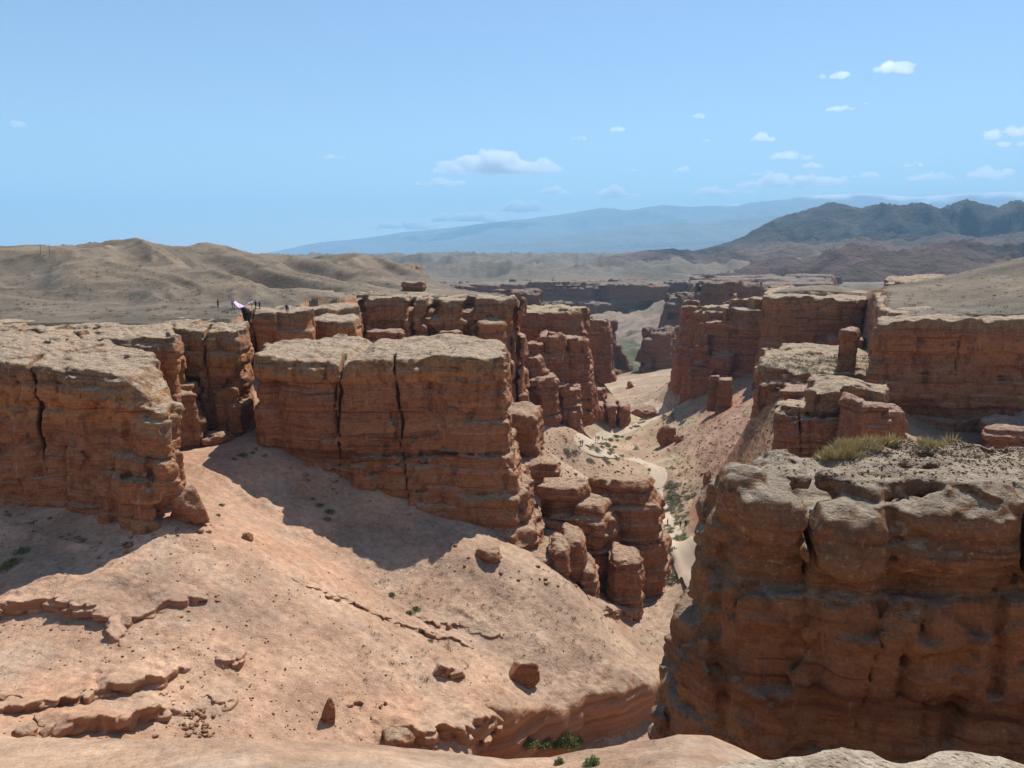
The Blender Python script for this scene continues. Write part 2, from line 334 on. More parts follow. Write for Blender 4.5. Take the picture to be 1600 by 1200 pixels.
def plain_material(name, c1, c2, scale=3.0, rough=.9, bump=.0):
    t = NT(name); P = t.geo.outputs['Position']; t.color(t.mix(t.noise(P, scale, 4), c1, c2)); t.b.inputs['Roughness'].default_value = rough
    if bump: t.normal(t.bump(t.noise(P, scale * 2, 5, .65), .8, bump))
    return t.m
MAT = {}
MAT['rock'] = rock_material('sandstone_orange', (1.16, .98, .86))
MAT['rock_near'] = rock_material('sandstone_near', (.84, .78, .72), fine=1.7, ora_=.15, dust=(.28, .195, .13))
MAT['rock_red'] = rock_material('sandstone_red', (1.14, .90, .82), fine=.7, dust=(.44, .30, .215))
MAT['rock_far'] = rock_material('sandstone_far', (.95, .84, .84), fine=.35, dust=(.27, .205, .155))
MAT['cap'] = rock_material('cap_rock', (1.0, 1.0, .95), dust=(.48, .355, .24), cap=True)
MAT['cap_near'] = rock_material('cap_rock_near', (.76, .74, .70), fine=1.8, ora_=.1, dust=(.38, .305, .22), cap=True)
MAT['ground'] = ground_material('desert_ground')

# ------------------------------------------------------------------ meshes
def add_obj(name, verts, faces, mat, parent=None, smooth=True, origin=None):
    me = bpy.data.meshes.new(name); v = np.asarray(verts, np.float32)
    o = bpy.data.objects.new(name, me)
    if origin is not None: v = v - np.asarray(origin, np.float32)
    f = np.asarray(faces, np.int32); k = f.shape[1]
    me.vertices.add(len(v)); me.vertices.foreach_set('co', v.ravel())
    me.loops.add(f.size); me.loops.foreach_set('vertex_index', f.ravel())
    me.polygons.add(len(f)); me.polygons.foreach_set('loop_start', np.arange(0, f.size, k, dtype=np.int32))
    try: me.polygons.foreach_set('loop_total', np.full(len(f), k, np.int32))
    except Exception: pass
    me.update(calc_edges=True)
    if smooth: me.polygons.foreach_set('use_smooth', np.ones(len(f), bool))
    for m in (mat if isinstance(mat, (list, tuple)) else [mat]): me.materials.append(m)
    COL.objects.link(o)
    if parent is not None: o.parent = parent
    elif origin is not None: o.location = origin
    return o
def tag(o, label, cat=None, group=None, kind=None):
    o['label'] = label
    if cat: o['category'] = cat
    if group: o['group'] = group
    if kind: o['kind'] = kind
    return o
def empty(name, loc):
    o = bpy.data.objects.new(name, None); COL.objects.link(o); o.location = loc; o.empty_display_size = .5; return o
def surface_nets(s, org, h):
    nx, ny, nz = s.shape; ins = s < 0
    c = np.zeros((nx - 1, ny - 1, nz - 1), np.int8)
    for i in (0, 1):
        for j in (0, 1):
            for k in (0, 1): c += ins[i:nx - 1 + i, j:ny - 1 + j, k:nz - 1 + k]
    act = (c > 0) & (c < 8); idx = np.full(act.shape, -1, np.int32); I, J, K = np.nonzero(act); idx[I, J, K] = np.arange(len(I))
    acc = np.zeros((len(I), 3), np.float32); cnt = np.zeros(len(I), np.float32)
    cor = [(i, j, k) for i in (0, 1) for j in (0, 1) for k in (0, 1)]
    val = {q: s[I + q[0], J + q[1], K + q[2]] for q in cor}
    for a in cor:
        for ax in range(3):
            if a[ax]: continue
            b = list(a); b[ax] = 1; b = tuple(b); va, vb = val[a], val[b]; m = (va < 0) != (vb < 0)
            t = np.where(m, va / np.where(m, va - vb, 1), 0); p = np.zeros((len(I), 3), np.float32) + np.array(a, np.float32); p[:, ax] += t
            acc[m] += p[m]; cnt[m] += 1
    V = (np.c_[I, J, K] + acc / cnt[:, None]) * h + np.asarray(org); Q = []
    for ax in range(3):
        sl0 = [slice(None)] * 3; sl1 = [slice(None)] * 3; sl0[ax] = slice(0, -1); sl1[ax] = slice(1, None)
        a, b = ins[tuple(sl0)], ins[tuple(sl1)]; x = a != b; o1, o2 = [q for q in range(3) if q != ax]
        E = np.array(np.nonzero(x)); ok = (E[o1] > 0) & (E[o1] < s.shape[o1] - 1) & (E[o2] > 0) & (E[o2] < s.shape[o2] - 1); E = E[:, ok]
        def cell(d1, d2):
            q = [E[0].copy(), E[1].copy(), E[2].copy()]; q[o1] -= d1; q[o2] -= d2; return idx[q[0], q[1], q[2]]
        quad = np.stack([cell(1, 1), cell(0, 1), cell(0, 0), cell(1, 0)], 1)
        flip = ~a[E[0], E[1], E[2]]
        if ax == 1: flip = ~flip
        quad[flip] = quad[flip][:, ::-1]; Q.append(quad)
    return V, np.concatenate(Q)
def vor2(x, y, size, seed):
    """plan cells: returns a hash per cell and the distance to the border"""
    x = x / size; y = y / size; xi = np.floor(x); yi = np.floor(y); d1 = np.full(x.shape, 9.0); d2 = np.full(x.shape, 9.0); hid = np.zeros(x.shape)
    for i in (-1, 0, 1):
        for j in (-1, 0, 1):
            cx = xi + i; cyy = yi + j; k = (cx * 127.1 + cyy * 311.7 + seed * 74.7)
            r1 = np.modf(np.abs(np.sin(k) * 43758.5453))[0]; r2 = np.modf(np.abs(np.sin(k + 2.3) * 22578.1459))[0]
            d = np.hypot(cx + .15 + .7 * r1 - x, cyy + .15 + .7 * r2 - y); n = d < d1
            d2 = np.where(n, d1, np.minimum(d2, d)); hid = np.where(n, np.modf(np.abs(np.sin(k + 5.1) * 9631.7))[0], hid); d1 = np.where(n, d, d1)
    return hid * 2 - 1, (d2 - d1) * size * .5
def smax(a, b, k): 
    h = np.clip(.5 - .5 * (b - a) / k, 0, 1); return b + (a - b) * h + k * h * (1 - h)
def smin(a, b, k): return -smax(-a, -b, k)
TOTAL = [0]
def rock(name, label, cat, tiers, h, mats, seed=1, cracks=(), blobs=(), beds=.45, rough=.5, blocks=(0, 0, 0), flute=(6, .5), capt=2.2, round_=.5, group=None, carve=(), bare=True, single=False, bedwarp=1.2):
    """a rock mass from plan outlines ('tiers': outline, top elevation or function, bottom, batter[, flare]), carved by beds, joints and weather"""
    pts = np.array([p[:2] for t in tiers for p in t[0]] + [(b[0] + s * b[3], b[1] + s * b[4]) for b in blobs for s in (-1, 1)])
    pad = 2.0 + 3 * h + max(abs(t[3]) for t in tiers) * 3
    for t in tiers:
        tz = t[1] if not callable(t[1]) else float(np.mean(t[1](pts[:, 0], pts[:, 1])))
        pad = max(pad, 1.6 + 3 * h + t[3] * (tz - t[2]) * 1.1 + (t[4] if len(t) > 4 else 0))
    x0, y0 = pts.min(0) - pad; x1, y1 = pts.max(0) + pad
    gx = np.arange(x0, x1, h); gy = np.arange(y0, y1, h); GX, GY = np.meshgrid(gx, gy, indexing='ij')
    info = []
    for t in tiers:
        d = poly_sd(GX, GY, t[0]); top = t[1](GX, GY) if callable(t[1]) else np.full(GX.shape, float(t[1]))
        top = top + fbm2(GX / 6, GY / 6, 4, seed + 50) * min(.5, .08 * (float(top.mean()) - t[2])) + fbm2(GX / 1.6, GY / 1.6, 3, seed + 55) * .16
        info.append((d, top))
    zt = max(i[1][i[0] < 1.5].max() if (i[0] < 1.5).any() else i[1].max() for i in info) + 1.0
    for b in blobs: zt = max(zt, b[2] + b[5] + 1)
    zb = min(t[2] for t in tiers)
    if blocks[0]: zt += blocks[2] * .5
    gz = np.arange(zb, zt + 2 * h, h); n = (len(gx), len(gy), len(gz))
    fl = fbm2(GX / flute[0], GY / flute[0], 3, seed + 60, ridge=True) * flute[1]
    bw = fbm2(GX / 25, GY / 25, 2, 77) * bedwarp
    cellinfo = []
    if blocks[0]:
        for q in range(5): cellinfo.append(vor2(GX + 1.2 * n2(GX / 5, GY / 5, 9 + q), GY + 1.2 * n2(GX / 5, GY / 5, 19 + q), blocks[0] * (1 + .25 * (q % 2)), seed * 3 + q))
        tier_h = blocks[3] if len(blocks) > 3 else 7.0
    S = np.full(n, 1e3, np.float32)
    for (d, top), t in zip(info, tiers):
        bat = t[3]; flare = t[4] if len(t) > 4 else 0.0; zb_ = t[2]
        T = top.copy()
        if blocks[0]: T = T + cellinfo[0][0] * blocks[2] * .5 - blocks[2] * .25
        for k, z in enumerate(gz):
            if z < zb_ - 1e-6: continue
            dep = np.maximum(top - z, 0); q = dep / max(float(top.mean()) - zb_, 1)
            w = d - bat * dep - flare * np.clip(q, 0, 1.2) ** 2 - fl
            if blocks[0]:
                cq = cellinfo[int((z + 200 + seed * 1.7) / tier_h) % 5]
                w = w - cq[0] * blocks[1] + np.clip(.55 - cq[1], 0, .55) * 1.2
            v = smax(w, z - T, round_)
            S[:, :, k] = np.minimum(S[:, :, k], v)
    for b in blobs:                                  # boulders that are one with the mass
        bx, by, bz, rx, ry, rz = b[:6]; X, Y, Z = GX[:, :, None], GY[:, :, None], gz[None, None]
        e = np.sqrt(((X - bx) / rx) ** 2 + ((Y - by) / ry) ** 2 + np.abs((Z - bz) / rz) ** 2.6 + 1e-9)
        S = smin(S, ((e - 1) * min(rx, ry, rz)).astype(np.float32), .25)
    for (bx, by, bz, rx, ry, rz) in carve:           # hollows
        X, Y, Z = GX[:, :, None], GY[:, :, None], gz[None, None]
        e = np.sqrt(((X - bx) / rx) ** 2 + ((Y - by) / ry) ** 2 + ((Z - bz) / rz) ** 2 + 1e-9)
        S = smax(S, (-(e - 1) * min(rx, ry, rz)).astype(np.float32), .3)
    band = np.abs(S) < (1.35 * beds + .8 * rough + 2.5 * h + .25)
    I, J, K = np.nonzero(band); x = gx[I].astype(np.float32); y = gy[J].astype(np.float32); z = gz[K].astype(np.float32)
    topm = np.maximum.reduce([np.where(i[0] < 1.0, i[1], -999) for i in info])[I, J]
    s = S[I, J, K]; side = sstep(.1, 1.2, topm - z)
    s = s - beds * (bed(z + bw[I, J]) * side * (.75 + .5 * n3(x / 7, y / 7, z / 5, seed + 4)))
    s = s + rough * fbm3(x / 3.2, y / 3.2, z / 2.0, 4, seed) * 1.0 + rough * .55 * np.abs(fbm3(x / 1.1, y / 1.1, z / .8, 3, seed + 9)) - rough * .12
    if h < .45: s = s + .10 * fbm3(x / .55, y / .55, z / .32, 2, seed + 21) * side
    for cdef in cracks:                              # joints: plan segment, half width, from, to
        (ax, ay), (bx, by), wd, zhi, zlo = cdef[:5]; lean = cdef[5] if len(cdef) > 5 else 0.0
        wx = x + .9 * wd * n3(z / 1.1, seed, ax, 3) * 2 + .5 * n3(z / 3.5, ax, seed, 8) + lean * (z - zhi); dx, dy = bx - ax, by - ay; L = dx * dx + dy * dy
        tt = np.clip(((wx - ax) * dx + (y - ay) * dy) / L, 0, 1); dd = np.hypot(wx - ax - tt * dx, y - ay - tt * dy)
        wz = wd * np.clip((z - zlo) / max(zhi - zlo, .1) * 1.6, 0, 1) ** .6 * (.7 + .6 * n3(z / 2, 3.3, ay, 5) + .3); c = dd - np.maximum(wz, 0)
        act = (z < zhi + .5) & (z > zlo); s = np.where(act, np.maximum(s, -c), s)
    S[I, J, K] = s; S[:, :, 0] = np.abs(S[:, :, 0]) + .01; S[:, :, -1] = np.abs(S[:, :, -1]) + .01
    S[0] = np.abs(S[0]) + .01; S[-1] = np.abs(S[-1]) + .01; S[:, 0] = np.abs(S[:, 0]) + .01; S[:, -1] = np.abs(S[:, -1]) + .01
    V, Q = surface_nets(S, (x0, y0, zb), h)
    # drop what lies well below the land
    fz = V[Q].mean(1); keep = fz[:, 2] > H(fz[:, 0], fz[:, 1]) - 2.5
    Q = Q[keep]; fz = fz[keep]
    base = (float(pts[:, 0].mean()), float(pts[:, 1].mean()), zb)
    ii = np.clip(((fz[:, 0] - x0) / h).astype(int), 0, n[0] - 1); jj = np.clip(((fz[:, 1] - y0) / h).astype(int), 0, n[1] - 1)
    tp = np.maximum.reduce([np.where(i[0] < 2.5, i[1], 999) for i in info[:1]])[ii, jj]
    iscap = fz[:, 2] > tp - capt + .5 * n2(fz[:, 0] / 3, fz[:, 1] / 3, 6)
    TOTAL[0] += len(Q) * 2; print('   rock', len(Q) * 2, n, label[:40])
    def compact(F):
        u, inv = np.unique(F, return_inverse=True); return V[u], inv.reshape(F.shape)
    if single or iscap.sum() < 30 or (~iscap).sum() < 30:
        v, f = compact(Q); o = add_obj(name, v, f, mats[0], origin=base); return tag(o, label, cat, group)
    e = empty(name, base); tag(e, label, cat, group)
    v, f = compact(Q[~iscap]); add_obj('cliff_wall', v, f, mats[0], parent=e, origin=base)
    v, f = compact(Q[iscap]); add_obj('cap_rock', v, f, mats[1], parent=e, origin=base)
    return e
#@@PART3
# ------------------------------------------------------------------ the ground: one sheet from the photographer's feet to the horizon
ang = np.r_[np.arange(-180, -46, 6.0), np.arange(-46, -38, .5), np.arange(-38, 38, .15), np.arange(38, 46, .5), np.arange(46, 180, 6.0)]
rr = np.r_[np.arange(.4, 3, .3), np.geomspace(3, 12, 70), np.geomspace(12.3, 44, 40), np.geomspace(44.2, 110, 190), np.geomspace(110.6, 1300, 300), np.geomspace(1312, 30500, 200)]
A, Rr = np.meshgrid(np.radians(ang), rr, indexing='ij')
gX = np.sin(A) * Rr; gY = np.cos(A) * Rr; gZ = H(gX, gY)
na, nr = A.shape; ids = np.arange(na * nr).reshape(na, nr); nxt = np.roll(ids, -1, 0)
gq = np.stack([ids[:, :-1], nxt[:, :-1], nxt[:, 1:], ids[:, 1:]], -1).reshape(-1, 4)
gq = gq[:, ::-1]
gV = np.stack([gX, gY, gZ], -1).reshape(-1, 3)
def soil_colour(x, y, z):
    n = len(x); c = np.zeros((n, 4)); c[:, :3] = (.415, .265, .178); c[:, 3] = 1
    def blend(m, col): c[:, :3] += (np.array(col) - c[:, :3]) * m[:, None]
    f1 = fbm2(x / 9, y / 9, 4, 61); f2 = fbm2(x / 40, y / 40, 3, 62)
    wl_ = n2(x / 9, y / 9, 31) * 1.5
    pl = np.maximum(sstep(1, -1, poly_sd(x, y, PLAT_L) + wl_), sstep(1, -1, poly_sd(x, y, PLAT_R) + wl_))
    blend(sstep(-.1, .5, f1) * .6, (.47, .27, .165)); blend(sstep(.0, .45, fbm2(x / 4, y / 4, 5, 64)) * .55, (.36, .265, .19)); blend(sstep(.15, .5, fbm2((.37 * x + .93 * y) / 3, (.93 * x - .37 * y) / 20, 4, 65)) * .35, (.49, .345, .245))
    blend(sstep(50, 100, y) * sstep(-30, 10, x) * .7, (.37, .275, .195))                 # rubbly talus
    red = sstep(30, 45, x) * sstep(105, 125, y) * sstep(420, 300, y) * (1 - pl); blend(red * sstep(-.5, .4, f2 + .4 * f1) * .85, (.36, .20, .135))
    floor = sstep(-52, -58, z) * sstep(105, 125, y) * sstep(450, 380, y); blend(floor * .75, (.36, .265, .18))
    blend(floor * sstep(.05, .35, f1) * .7, (.34, .30, .19))
    blend(pl, (.165, .132, .098)); hill = pl * sstep(-8, 0, z) ; blend(pl * sstep(-.25, .35, f1 + f2 * .5) * .75, (.105, .09, .066)); blend(hill * .45, (.12, .099, .071))
    rdg = pl * sstep(.15, .6, fbm2((x * .8 + y * .6 + 9 * n2(x / 40, y / 40, 4)) / 32, (x * -.6 + y * .8) / 150, 4, 17, ridge=True)) * sstep(165, 200, y); blend(rdg * .6, (.235, .18, .125))
    far = sstep(430, 600, y) * (1 - pl); blend(far * .9, (.21, .16, .12)); blend(far * sstep(-.1, .4, fbm2(x / 35, y / 35, 4, 68, ridge=True) - .1) * .5, (.29, .225, .17)); gr = far * sstep(500, 580, y) * sstep(930, 820, y) * sstep(-.1, .25, f2 + .5 * f1); blend(gr * .9, (.075, .085, .045))
    bad = sstep(1200, 1400, y); blend(bad, (.16, .135, .105)); blend(bad * sstep(-.1, .4, fbm2(x / 120, y / 120, 4, 63)) * .8, (.095, .088, .07))
    blend(sstep(4000, 9000, np.hypot(x, y)), (.11, .092, .08))
    nearm = sstep(16, 12, np.hypot(x, y)) ; blend(nearm, (.45, .30, .20))
    blend(nearm * sstep(0, .4, fbm2(x / 1.5, y / 1.5, 4, 66)) * .6, (.47, .36, .27))
    c[:, 3] = sstep(600, 300, y); return c
def sheet(name, V, Q, mat, col):
    o = add_obj(name, V, Q, mat); at = o.data.attributes.new('soil', 'FLOAT_COLOR', 'POINT'); at.data.foreach_set('color', np.asarray(col, np.float32).ravel()); return o
ground = sheet('ground', gV, gq, MAT['ground'], soil_colour(gV[:, 0], gV[:, 1], gV[:, 2])); ground['kind'] = 'structure'; TOTAL[0] += len(gq) * 2
ground['label'] = 'sandy canyon ground, talus slopes, plateau and plain out to the horizon'
print('ground', round(time.time() - T0, 1), len(gq))

# ------------------------------------------------------------------ mountains
def ridge_patch(name, label, prof, d0, d1, a0, a1, nA, nR, base, seed, cell, colf, rough=.35, peak=.45, spur=1.0, dome=1.0):
    """a mountain mass: skyline heights follow 'prof' (pixel x -> pixel y), relief is eroded ridges"""
    px = np.linspace(a0, a1, nA); rr = np.geomspace(d0, d1, nR); PX, RR = np.meshgrid(px, rr, indexing='ij')
    Yv = RR; Xv = (PX - 800) / F * CP * Yv * 1.0
    q = np.log(RR / d0) / math.log(d1 / d0); crest = np.interp(PX, [p[0] for p in prof], [p[1] for p in prof])
    top = (400 - crest) / F * (d0 * (d1 / d0) ** peak)
    env = np.where(q < peak, (q / peak) ** dome, np.clip(1 - (q - peak) / (1 - peak), 0, 1) ** .8)
    env = np.clip(env, 0, 1)
    rdg = fbm2(Xv / cell + .3 * n2(Xv / cell, Yv / cell, 2), Yv / cell, 6, seed, .52, True)
    bz = base(Xv, Yv); hgt = np.maximum(top - bz, 4)
    z = bz + hgt * env * (1 + rough * (rdg - .55) * np.clip(1.6 - env, .35, 1.2) * spur) + hgt * .6 * (rdg - .3) * env * (1 - env) * 2
    ang_ = ((z - 0) / RR).max(1); want = (400 - np.interp(px, [p[0] for p in prof], [p[1] for p in prof])) / F
    b_ = bz.mean(1) / (d0 * (d1 / d0) ** peak); ratio = np.clip((want - b_) / np.maximum(ang_ - b_, 1e-5), .4, 3.0); kr = np.hanning(15); ratio = np.convolve(np.pad(ratio, 7, 'edge'), kr / kr.sum(), 'valid')
    z = bz + (z - bz) * ratio[:, None]; tap = sstep(a0, a0 + 90, PX) if a0 > 500 else 1.0; z = bz + (z - bz) * tap; lift = z - bz
    ids = np.arange(nA * nR).reshape(nA, nR); Q = np.stack([ids[:-1, :-1], ids[1:, :-1], ids[1:, 1:], ids[:-1, 1:]], -1).reshape(-1, 4)
    Q = Q[(lift.ravel()[Q] > 2.5).any(1)]; z = np.where(lift < 2.5, bz - .02 * RR * .2, z)
    V = np.stack([Xv, Yv, z], -1).reshape(-1, 3); o = sheet(name, V, Q, MAT['mount'], colf(V, rdg.ravel(), env.ravel())); TOTAL[0] += len(Q) * 2
    o['kind'] = 'structure'; o['label'] = label; return o
tm = NT('mountain_rock'); Pm = tm.geo.outputs['Position']; am = tm.mk('ShaderNodeAttribute', attribute_name='soil')
cm = tm.mix(.8, am.outputs['Color'], tm.ramp(tm.noise(Pm, .012, 8, .65), [(.3, (.3, .3, .3)), (.7, (.66, .66, .66))]), 'OVERLAY'); tm.color(cm)
tm.normal(tm.bump(tm.noise(Pm, .012, 9, .68), 1.0, 55.0)); MAT['mount'] = tm.m
def col_mid(V, r, e):
    c = np.ones((len(V), 4)); f = fbm2(V[:, 0] / 300, V[:, 1] / 300, 4, 71); c[:, :3] = (.05, .045, .042)
    m = sstep(.0, .5, f)[:, None]; c[:, :3] += (np.array((.115, .09, .075)) - c[:, :3]) * m
    m = (sstep(90, 10, V[:, 2]) * sstep(-.4, .3, f + .2))[:, None]; c[:, :3] += (np.array((.19, .13, .10)) - c[:, :3]) * m; return c
def col_far(V, r, e):
    c = np.ones((len(V), 4)); c[:, :3] = (.17, .17, .15); f = fbm2(V[:, 0] / 900, V[:, 1] / 900, 5, 73)
    m = sstep(1330, 1480, V[:, 2] + 260 * f + 140 * (r - .5))[:, None]; c[:, :3] += (np.array((.85, .87, .9)) - c[:, :3]) * m; return c
mid_prof = [(1000, 402), (1060, 396), (1100, 388), (1140, 378), (1165, 368), (1190, 352), (1215, 341), (1250, 332), (1290, 319), (1310, 322), (1340, 328), (1372, 320), (1400, 323), (1432, 319), (1462, 328), (1480, 322), (1502, 314), (1530, 322), (1552, 326), (1580, 315), (1610, 322), (1700, 312), (1800, 330)]
low_prof = [(900, 402), (960, 398), (1000, 393), (1050, 388), (1080, 391), (1130, 384), (1180, 392), (1230, 378), (1280, 384), (1330, 372), (1380, 368), (1420, 379), (1470, 364), (1530, 372), (1600, 362), (1800, 360)]
foot_prof = [(1000, 425), (1080, 424), (1130, 420), (1170, 412), (1220, 398), (1265, 404), (1300, 390), (1350, 380), (1400, 392), (1440, 384), (1500, 374), (1560, 384), (1620, 374), (1800, 378)]
hz = lambda x, y: h_far(x, y)
ridge_patch('mountains', 'dark bare rocky mountains rising on the far side of the canyon', mid_prof, 2500, 5600, 985, 1820, 330, 130, hz, 101, 480, col_mid, rough=.9)
ridge_patch('hills', 'lower rocky spurs in front of the dark mountains', low_prof, 1900, 3600, 880, 1820, 320, 90, hz, 113, 300, col_mid, rough=.95)
ridge_patch('foothills', 'reddish brown foothills at the foot of the dark mountains', foot_prof, 1320, 2300, 990, 1820, 300, 80, hz, 127, 190, lambda V, r, e: col_mid(V, r, e) * np.array((.72, .64, .62, 1)), rough=1.3)
far_prof = [(380, 400), (430, 393), (500, 379), (560, 374), (640, 363), (700, 358), (760, 350), (850, 341), (905, 333), (940, 327), (980, 331), (1030, 323), (1080, 326), (1150, 322), (1250, 310), (1350, 306), (1420, 312), (1500, 306), (1600, 303), (1800, 300)]
ridge_patch('mountain_range', 'pale blue snow streaked mountain range on the horizon', far_prof, 17000, 27000, 380, 1820, 360, 50, hz, 131, 2900, col_far, rough=.22)
near_range = [(380, 402), (600, 398), (700, 388), (800, 376), (900, 366), (1000, 352), (1100, 350), (1200, 338), (1300, 335), (1500, 330), (1800, 330)]
ridge_patch('front_range', 'lower blue ridge in front of the snowy mountain range', near_range, 12500, 17500, 400, 1820, 300, 34, hz, 137, 2000, lambda V, r, e: col_far(V * np.array((1, 1, .3)), r, e), rough=.3)

# ------------------------------------------------------------------ rock masses
def pp(pts, z, f=1.0): return [(XA(px, Y * f, z * f), Y * f) for px, Y in pts]
def tilt(z0, x0, y0, gx, gy): return lambda x, y: z0 + gx * (x - x0) + gy * (y - y0)
RO = (MAT['rock'], MAT['rock'])
RK, RR_, RF, RN = (MAT['rock'], MAT['cap']), (MAT['rock_red'], MAT['cap']), (MAT['rock_far'], MAT['rock_far']), (MAT['rock_near'], MAT['cap_near'])
def rim(f, y0):                                     # a cliff top that sinks unevenly under the plateau soil behind it
    return lambda x, y: np.maximum(f(x, y) - .12 * np.maximum(y - y0 - 5, 0), tps_hi(x, y) - .02 + .25 * fbm2(x / 12, y / 12, 4, 18) + .6 * fbm2(x / 5, y / 5, 4, 33) - .03 * np.maximum(y - y0 - 6, 0))
def soil_attr(o):
    v = np.zeros(len(o.data.vertices) * 3, np.float32); o.data.vertices.foreach_get('co', v); v = v.reshape(-1, 3) + np.array(o.location)
    at = o.data.attributes.new('soil', 'FLOAT_COLOR', 'POINT'); at.data.foreach_set('color', soil_colour(v[:, 0], v[:, 1], v[:, 2]).astype(np.float32).ravel())
def masses():
    # --- left side
    lb = pp([(-70, 86), (0, 85.5), (55, 85), (120, 83), (180, 81), (235, 80), (252, 82.5), (250, 88), (225, 97), (120, 104), (0, 108), (-140, 110)], -12.5)
    rock('sandstone_butte', 'broad sandstone butte with one dark vertical fissure, beside the shaded gully', 'butte',
         [(lb, lambda x, y: -12.6 - .07 * (x - lb[4][0]) + .035 * (y - 82) - .85 * np.maximum(x - XA(196, 81, -13), 0), -34, .01), (pp([(150, 81), (200, 78), (228, 77.5), (236, 80), (225, 86), (160, 88)], -22), -23.5, -34, .05),
          (pp([(205, 80), (245, 78.5), (268, 79.5), (272, 83), (255, 87), (210, 88)], -16), -16.2, -25.5, -.02), (pp([(235, 80.5), (276, 81), (276, 84.5), (235, 86)], -22), -21.5, -26, -.1)],
         .24, RK, seed=3, cracks=[((XA(60, 84, -14), 82), (XA(66, 90, -14), 91), .24, -11, -25, .02), ((XA(235, 78, -14), 76), (XA(232, 84, -14), 84), .1, -11, -17)],
         beds=.6, rough=.95, flute=(6, 1.0), capt=2.6, round_=.6, blocks=(5.5, .35, .3, 4.0), carve=[(XA(20, 82, -30), 81, -29.5, 9, 4, 2.6)])
    c2 = pp([(-120, 114), (10, 113), (130, 109), (200, 107), (268, 107.5), (276, 111), (262, 124), (100, 130), (-120, 130)], -12)
    rock('canyon_cliff', 'pale capped cliff with stepped right end, behind the fissured butte', 'cliff',
         [(c2, rim(tilt(-11.8, -40, 110, .01, .02), 112), -36, .04, 1.5), (pp([(240, 107), (296, 108), (300, 113), (240, 118)], -18), -18.5, -36, .05), (pp([(240, 106.5), (308, 108), (312, 113), (240, 118)], -22), -22.5, -36, .1)],
         .30, RK, seed=5, cracks=[((XA(112, 108, -13), 106), (XA(116, 113, -13), 114), .2, -10, -17)], beds=.6, rough=.8, flute=(7, .9), capt=1.8, round_=.35, blocks=(5.5, .5, .6, 4.5))
    c2b = pp([(262, 116), (330, 115), (372, 115), (386, 118), (384, 128), (300, 134), (262, 130)], -12)
    rock('canyon_cliff', 'square cornered cliff block between the stepped cliff and the large butte', 'cliff',
         [(c2b, rim(tilt(-12.2, -45, 118, -.02, .03), 116), -36, .01), (pp([(345, 113.5), (370, 113), (374, 117), (345, 118)], -20), -19.5, -36, .03)], .30, RK, seed=6,
         cracks=[((XA(322, 114, -13), 112), (XA(324, 119, -13), 120), .16, -10, -24)], beds=.6, rough=.75, flute=(6, .7), capt=1.8, round_=.4, blocks=(5.5, .45, .5, 4.0))
    c3 = pp([(385, 148), (405, 143), (440, 143), (482, 145), (488, 149), (480, 160), (390, 162)], -12)
    rock('canyon_cliff', 'cliff on whose flat top the people with the lilac cloth stand', 'cliff', [(c3, rim(tilt(-11.0, -50, 148, 0, .05), 145), -38, .02)], .38, RK, seed=7,
         cracks=[((XA(398, 142, -13), 140), (XA(400, 148, -13), 149), .3, -9, -24)], beds=.6, rough=.75, flute=(7, .9), capt=1.8, round_=.4, blocks=(6, .5, .4, 4.5))
    c3b = pp([(492, 158), (520, 154), (552, 155), (558, 160), (550, 176), (490, 178)], -13)
    rock('canyon_cliff', 'narrow flat topped cliff block next to the people on the rim', 'cliff', [(c3b, -12.6, -40, .02), (pp([(470, 168), (500, 166), (560, 172), (556, 186), (470, 186)], -11), -11.2, -40, .03)], .40, RK, seed=8, beds=.55, rough=.6, flute=(7, .9), capt=2.0, round_=.8)
    c4 = pp([(490, 190), (548, 192), (600, 192), (640, 190), (690, 192), (740, 191), (790, 193), (812, 196), (814, 204), (800, 214), (700, 222), (490, 222)], -12)
    led = [(pp([(575, 182), (626, 181), (630, 188), (575, 190)], -17), -17.0, -42, .0), (pp([(560, 179), (632, 178), (634, 186), (560, 188)], -22), -22.2, -42, .02), (pp([(690, 184), (716, 183), (720, 190), (690, 191)], -17), -18.2, -42, .02),
           (pp([(752, 186), (785, 185), (790, 191), (750, 192)], -16), -15.8, -42, .02), (pp([(757, 183), (790, 182), (796, 190), (757, 191)], -22), -23, -42, .02)]
    rock('canyon_wall', 'long wall of rounded stacked blocks and dark clefts behind the large butte', 'cliff', [(c4, rim(tilt(-11.0, -10, 195, 0, .01), 193), -44, .03)] + led, .48, RR_, seed=9,
         cracks=[((XA(x, 189, -14), 186), (XA(x + 3, 197, -14), 199), w, -10, -44) for x, w in ((566, .9), (676, 1.1), (735, 1.2), (640, .6), (806, .6))], beds=.75, rough=.9, blocks=(9, 1.1, 1.2, 5.0), flute=(8, .8), capt=1.8, round_=.8)
    rock('table_rock', 'squat dark rock knob alone on the plateau below the hills', 'rock', [(pp([(628, 232), (660, 230), (667, 236), (650, 240), (630, 238)], -10), -7.6, -13, -.1)], .42, RR_, seed=10, beds=.4, rough=.7, single=True)
    c5 = pp([(818, 252), (850, 250), (885, 249), (914, 252), (916, 262), (880, 272), (815, 274)], -17)
    rock('canyon_cliff', 'flat topped red cliff at the far end of the blocky wall', 'cliff', [(c5, tilt(-17, 20, 255, 0, .02), -56, .05, 3)], .65, RR_, seed=12, beds=.9, rough=.9, blocks=(9, .9, 1.6, 7), flute=(9, 1.0), capt=1.6)
    rock('rock_pinnacle', 'slanting red pinnacle at the talus above the canyon mouth', 'rock', [(pp([(917, 312), (938, 310), (950, 313), (952, 322), (920, 324)], -26), tilt(-26.5, 38, 315, -.35, 0), -52, .10)], .75, RR_, seed=13, beds=.9, rough=.9, blocks=(7, .8, 1.6, 6), flute=(7, .8), single=True)
    rng = random.Random(5)
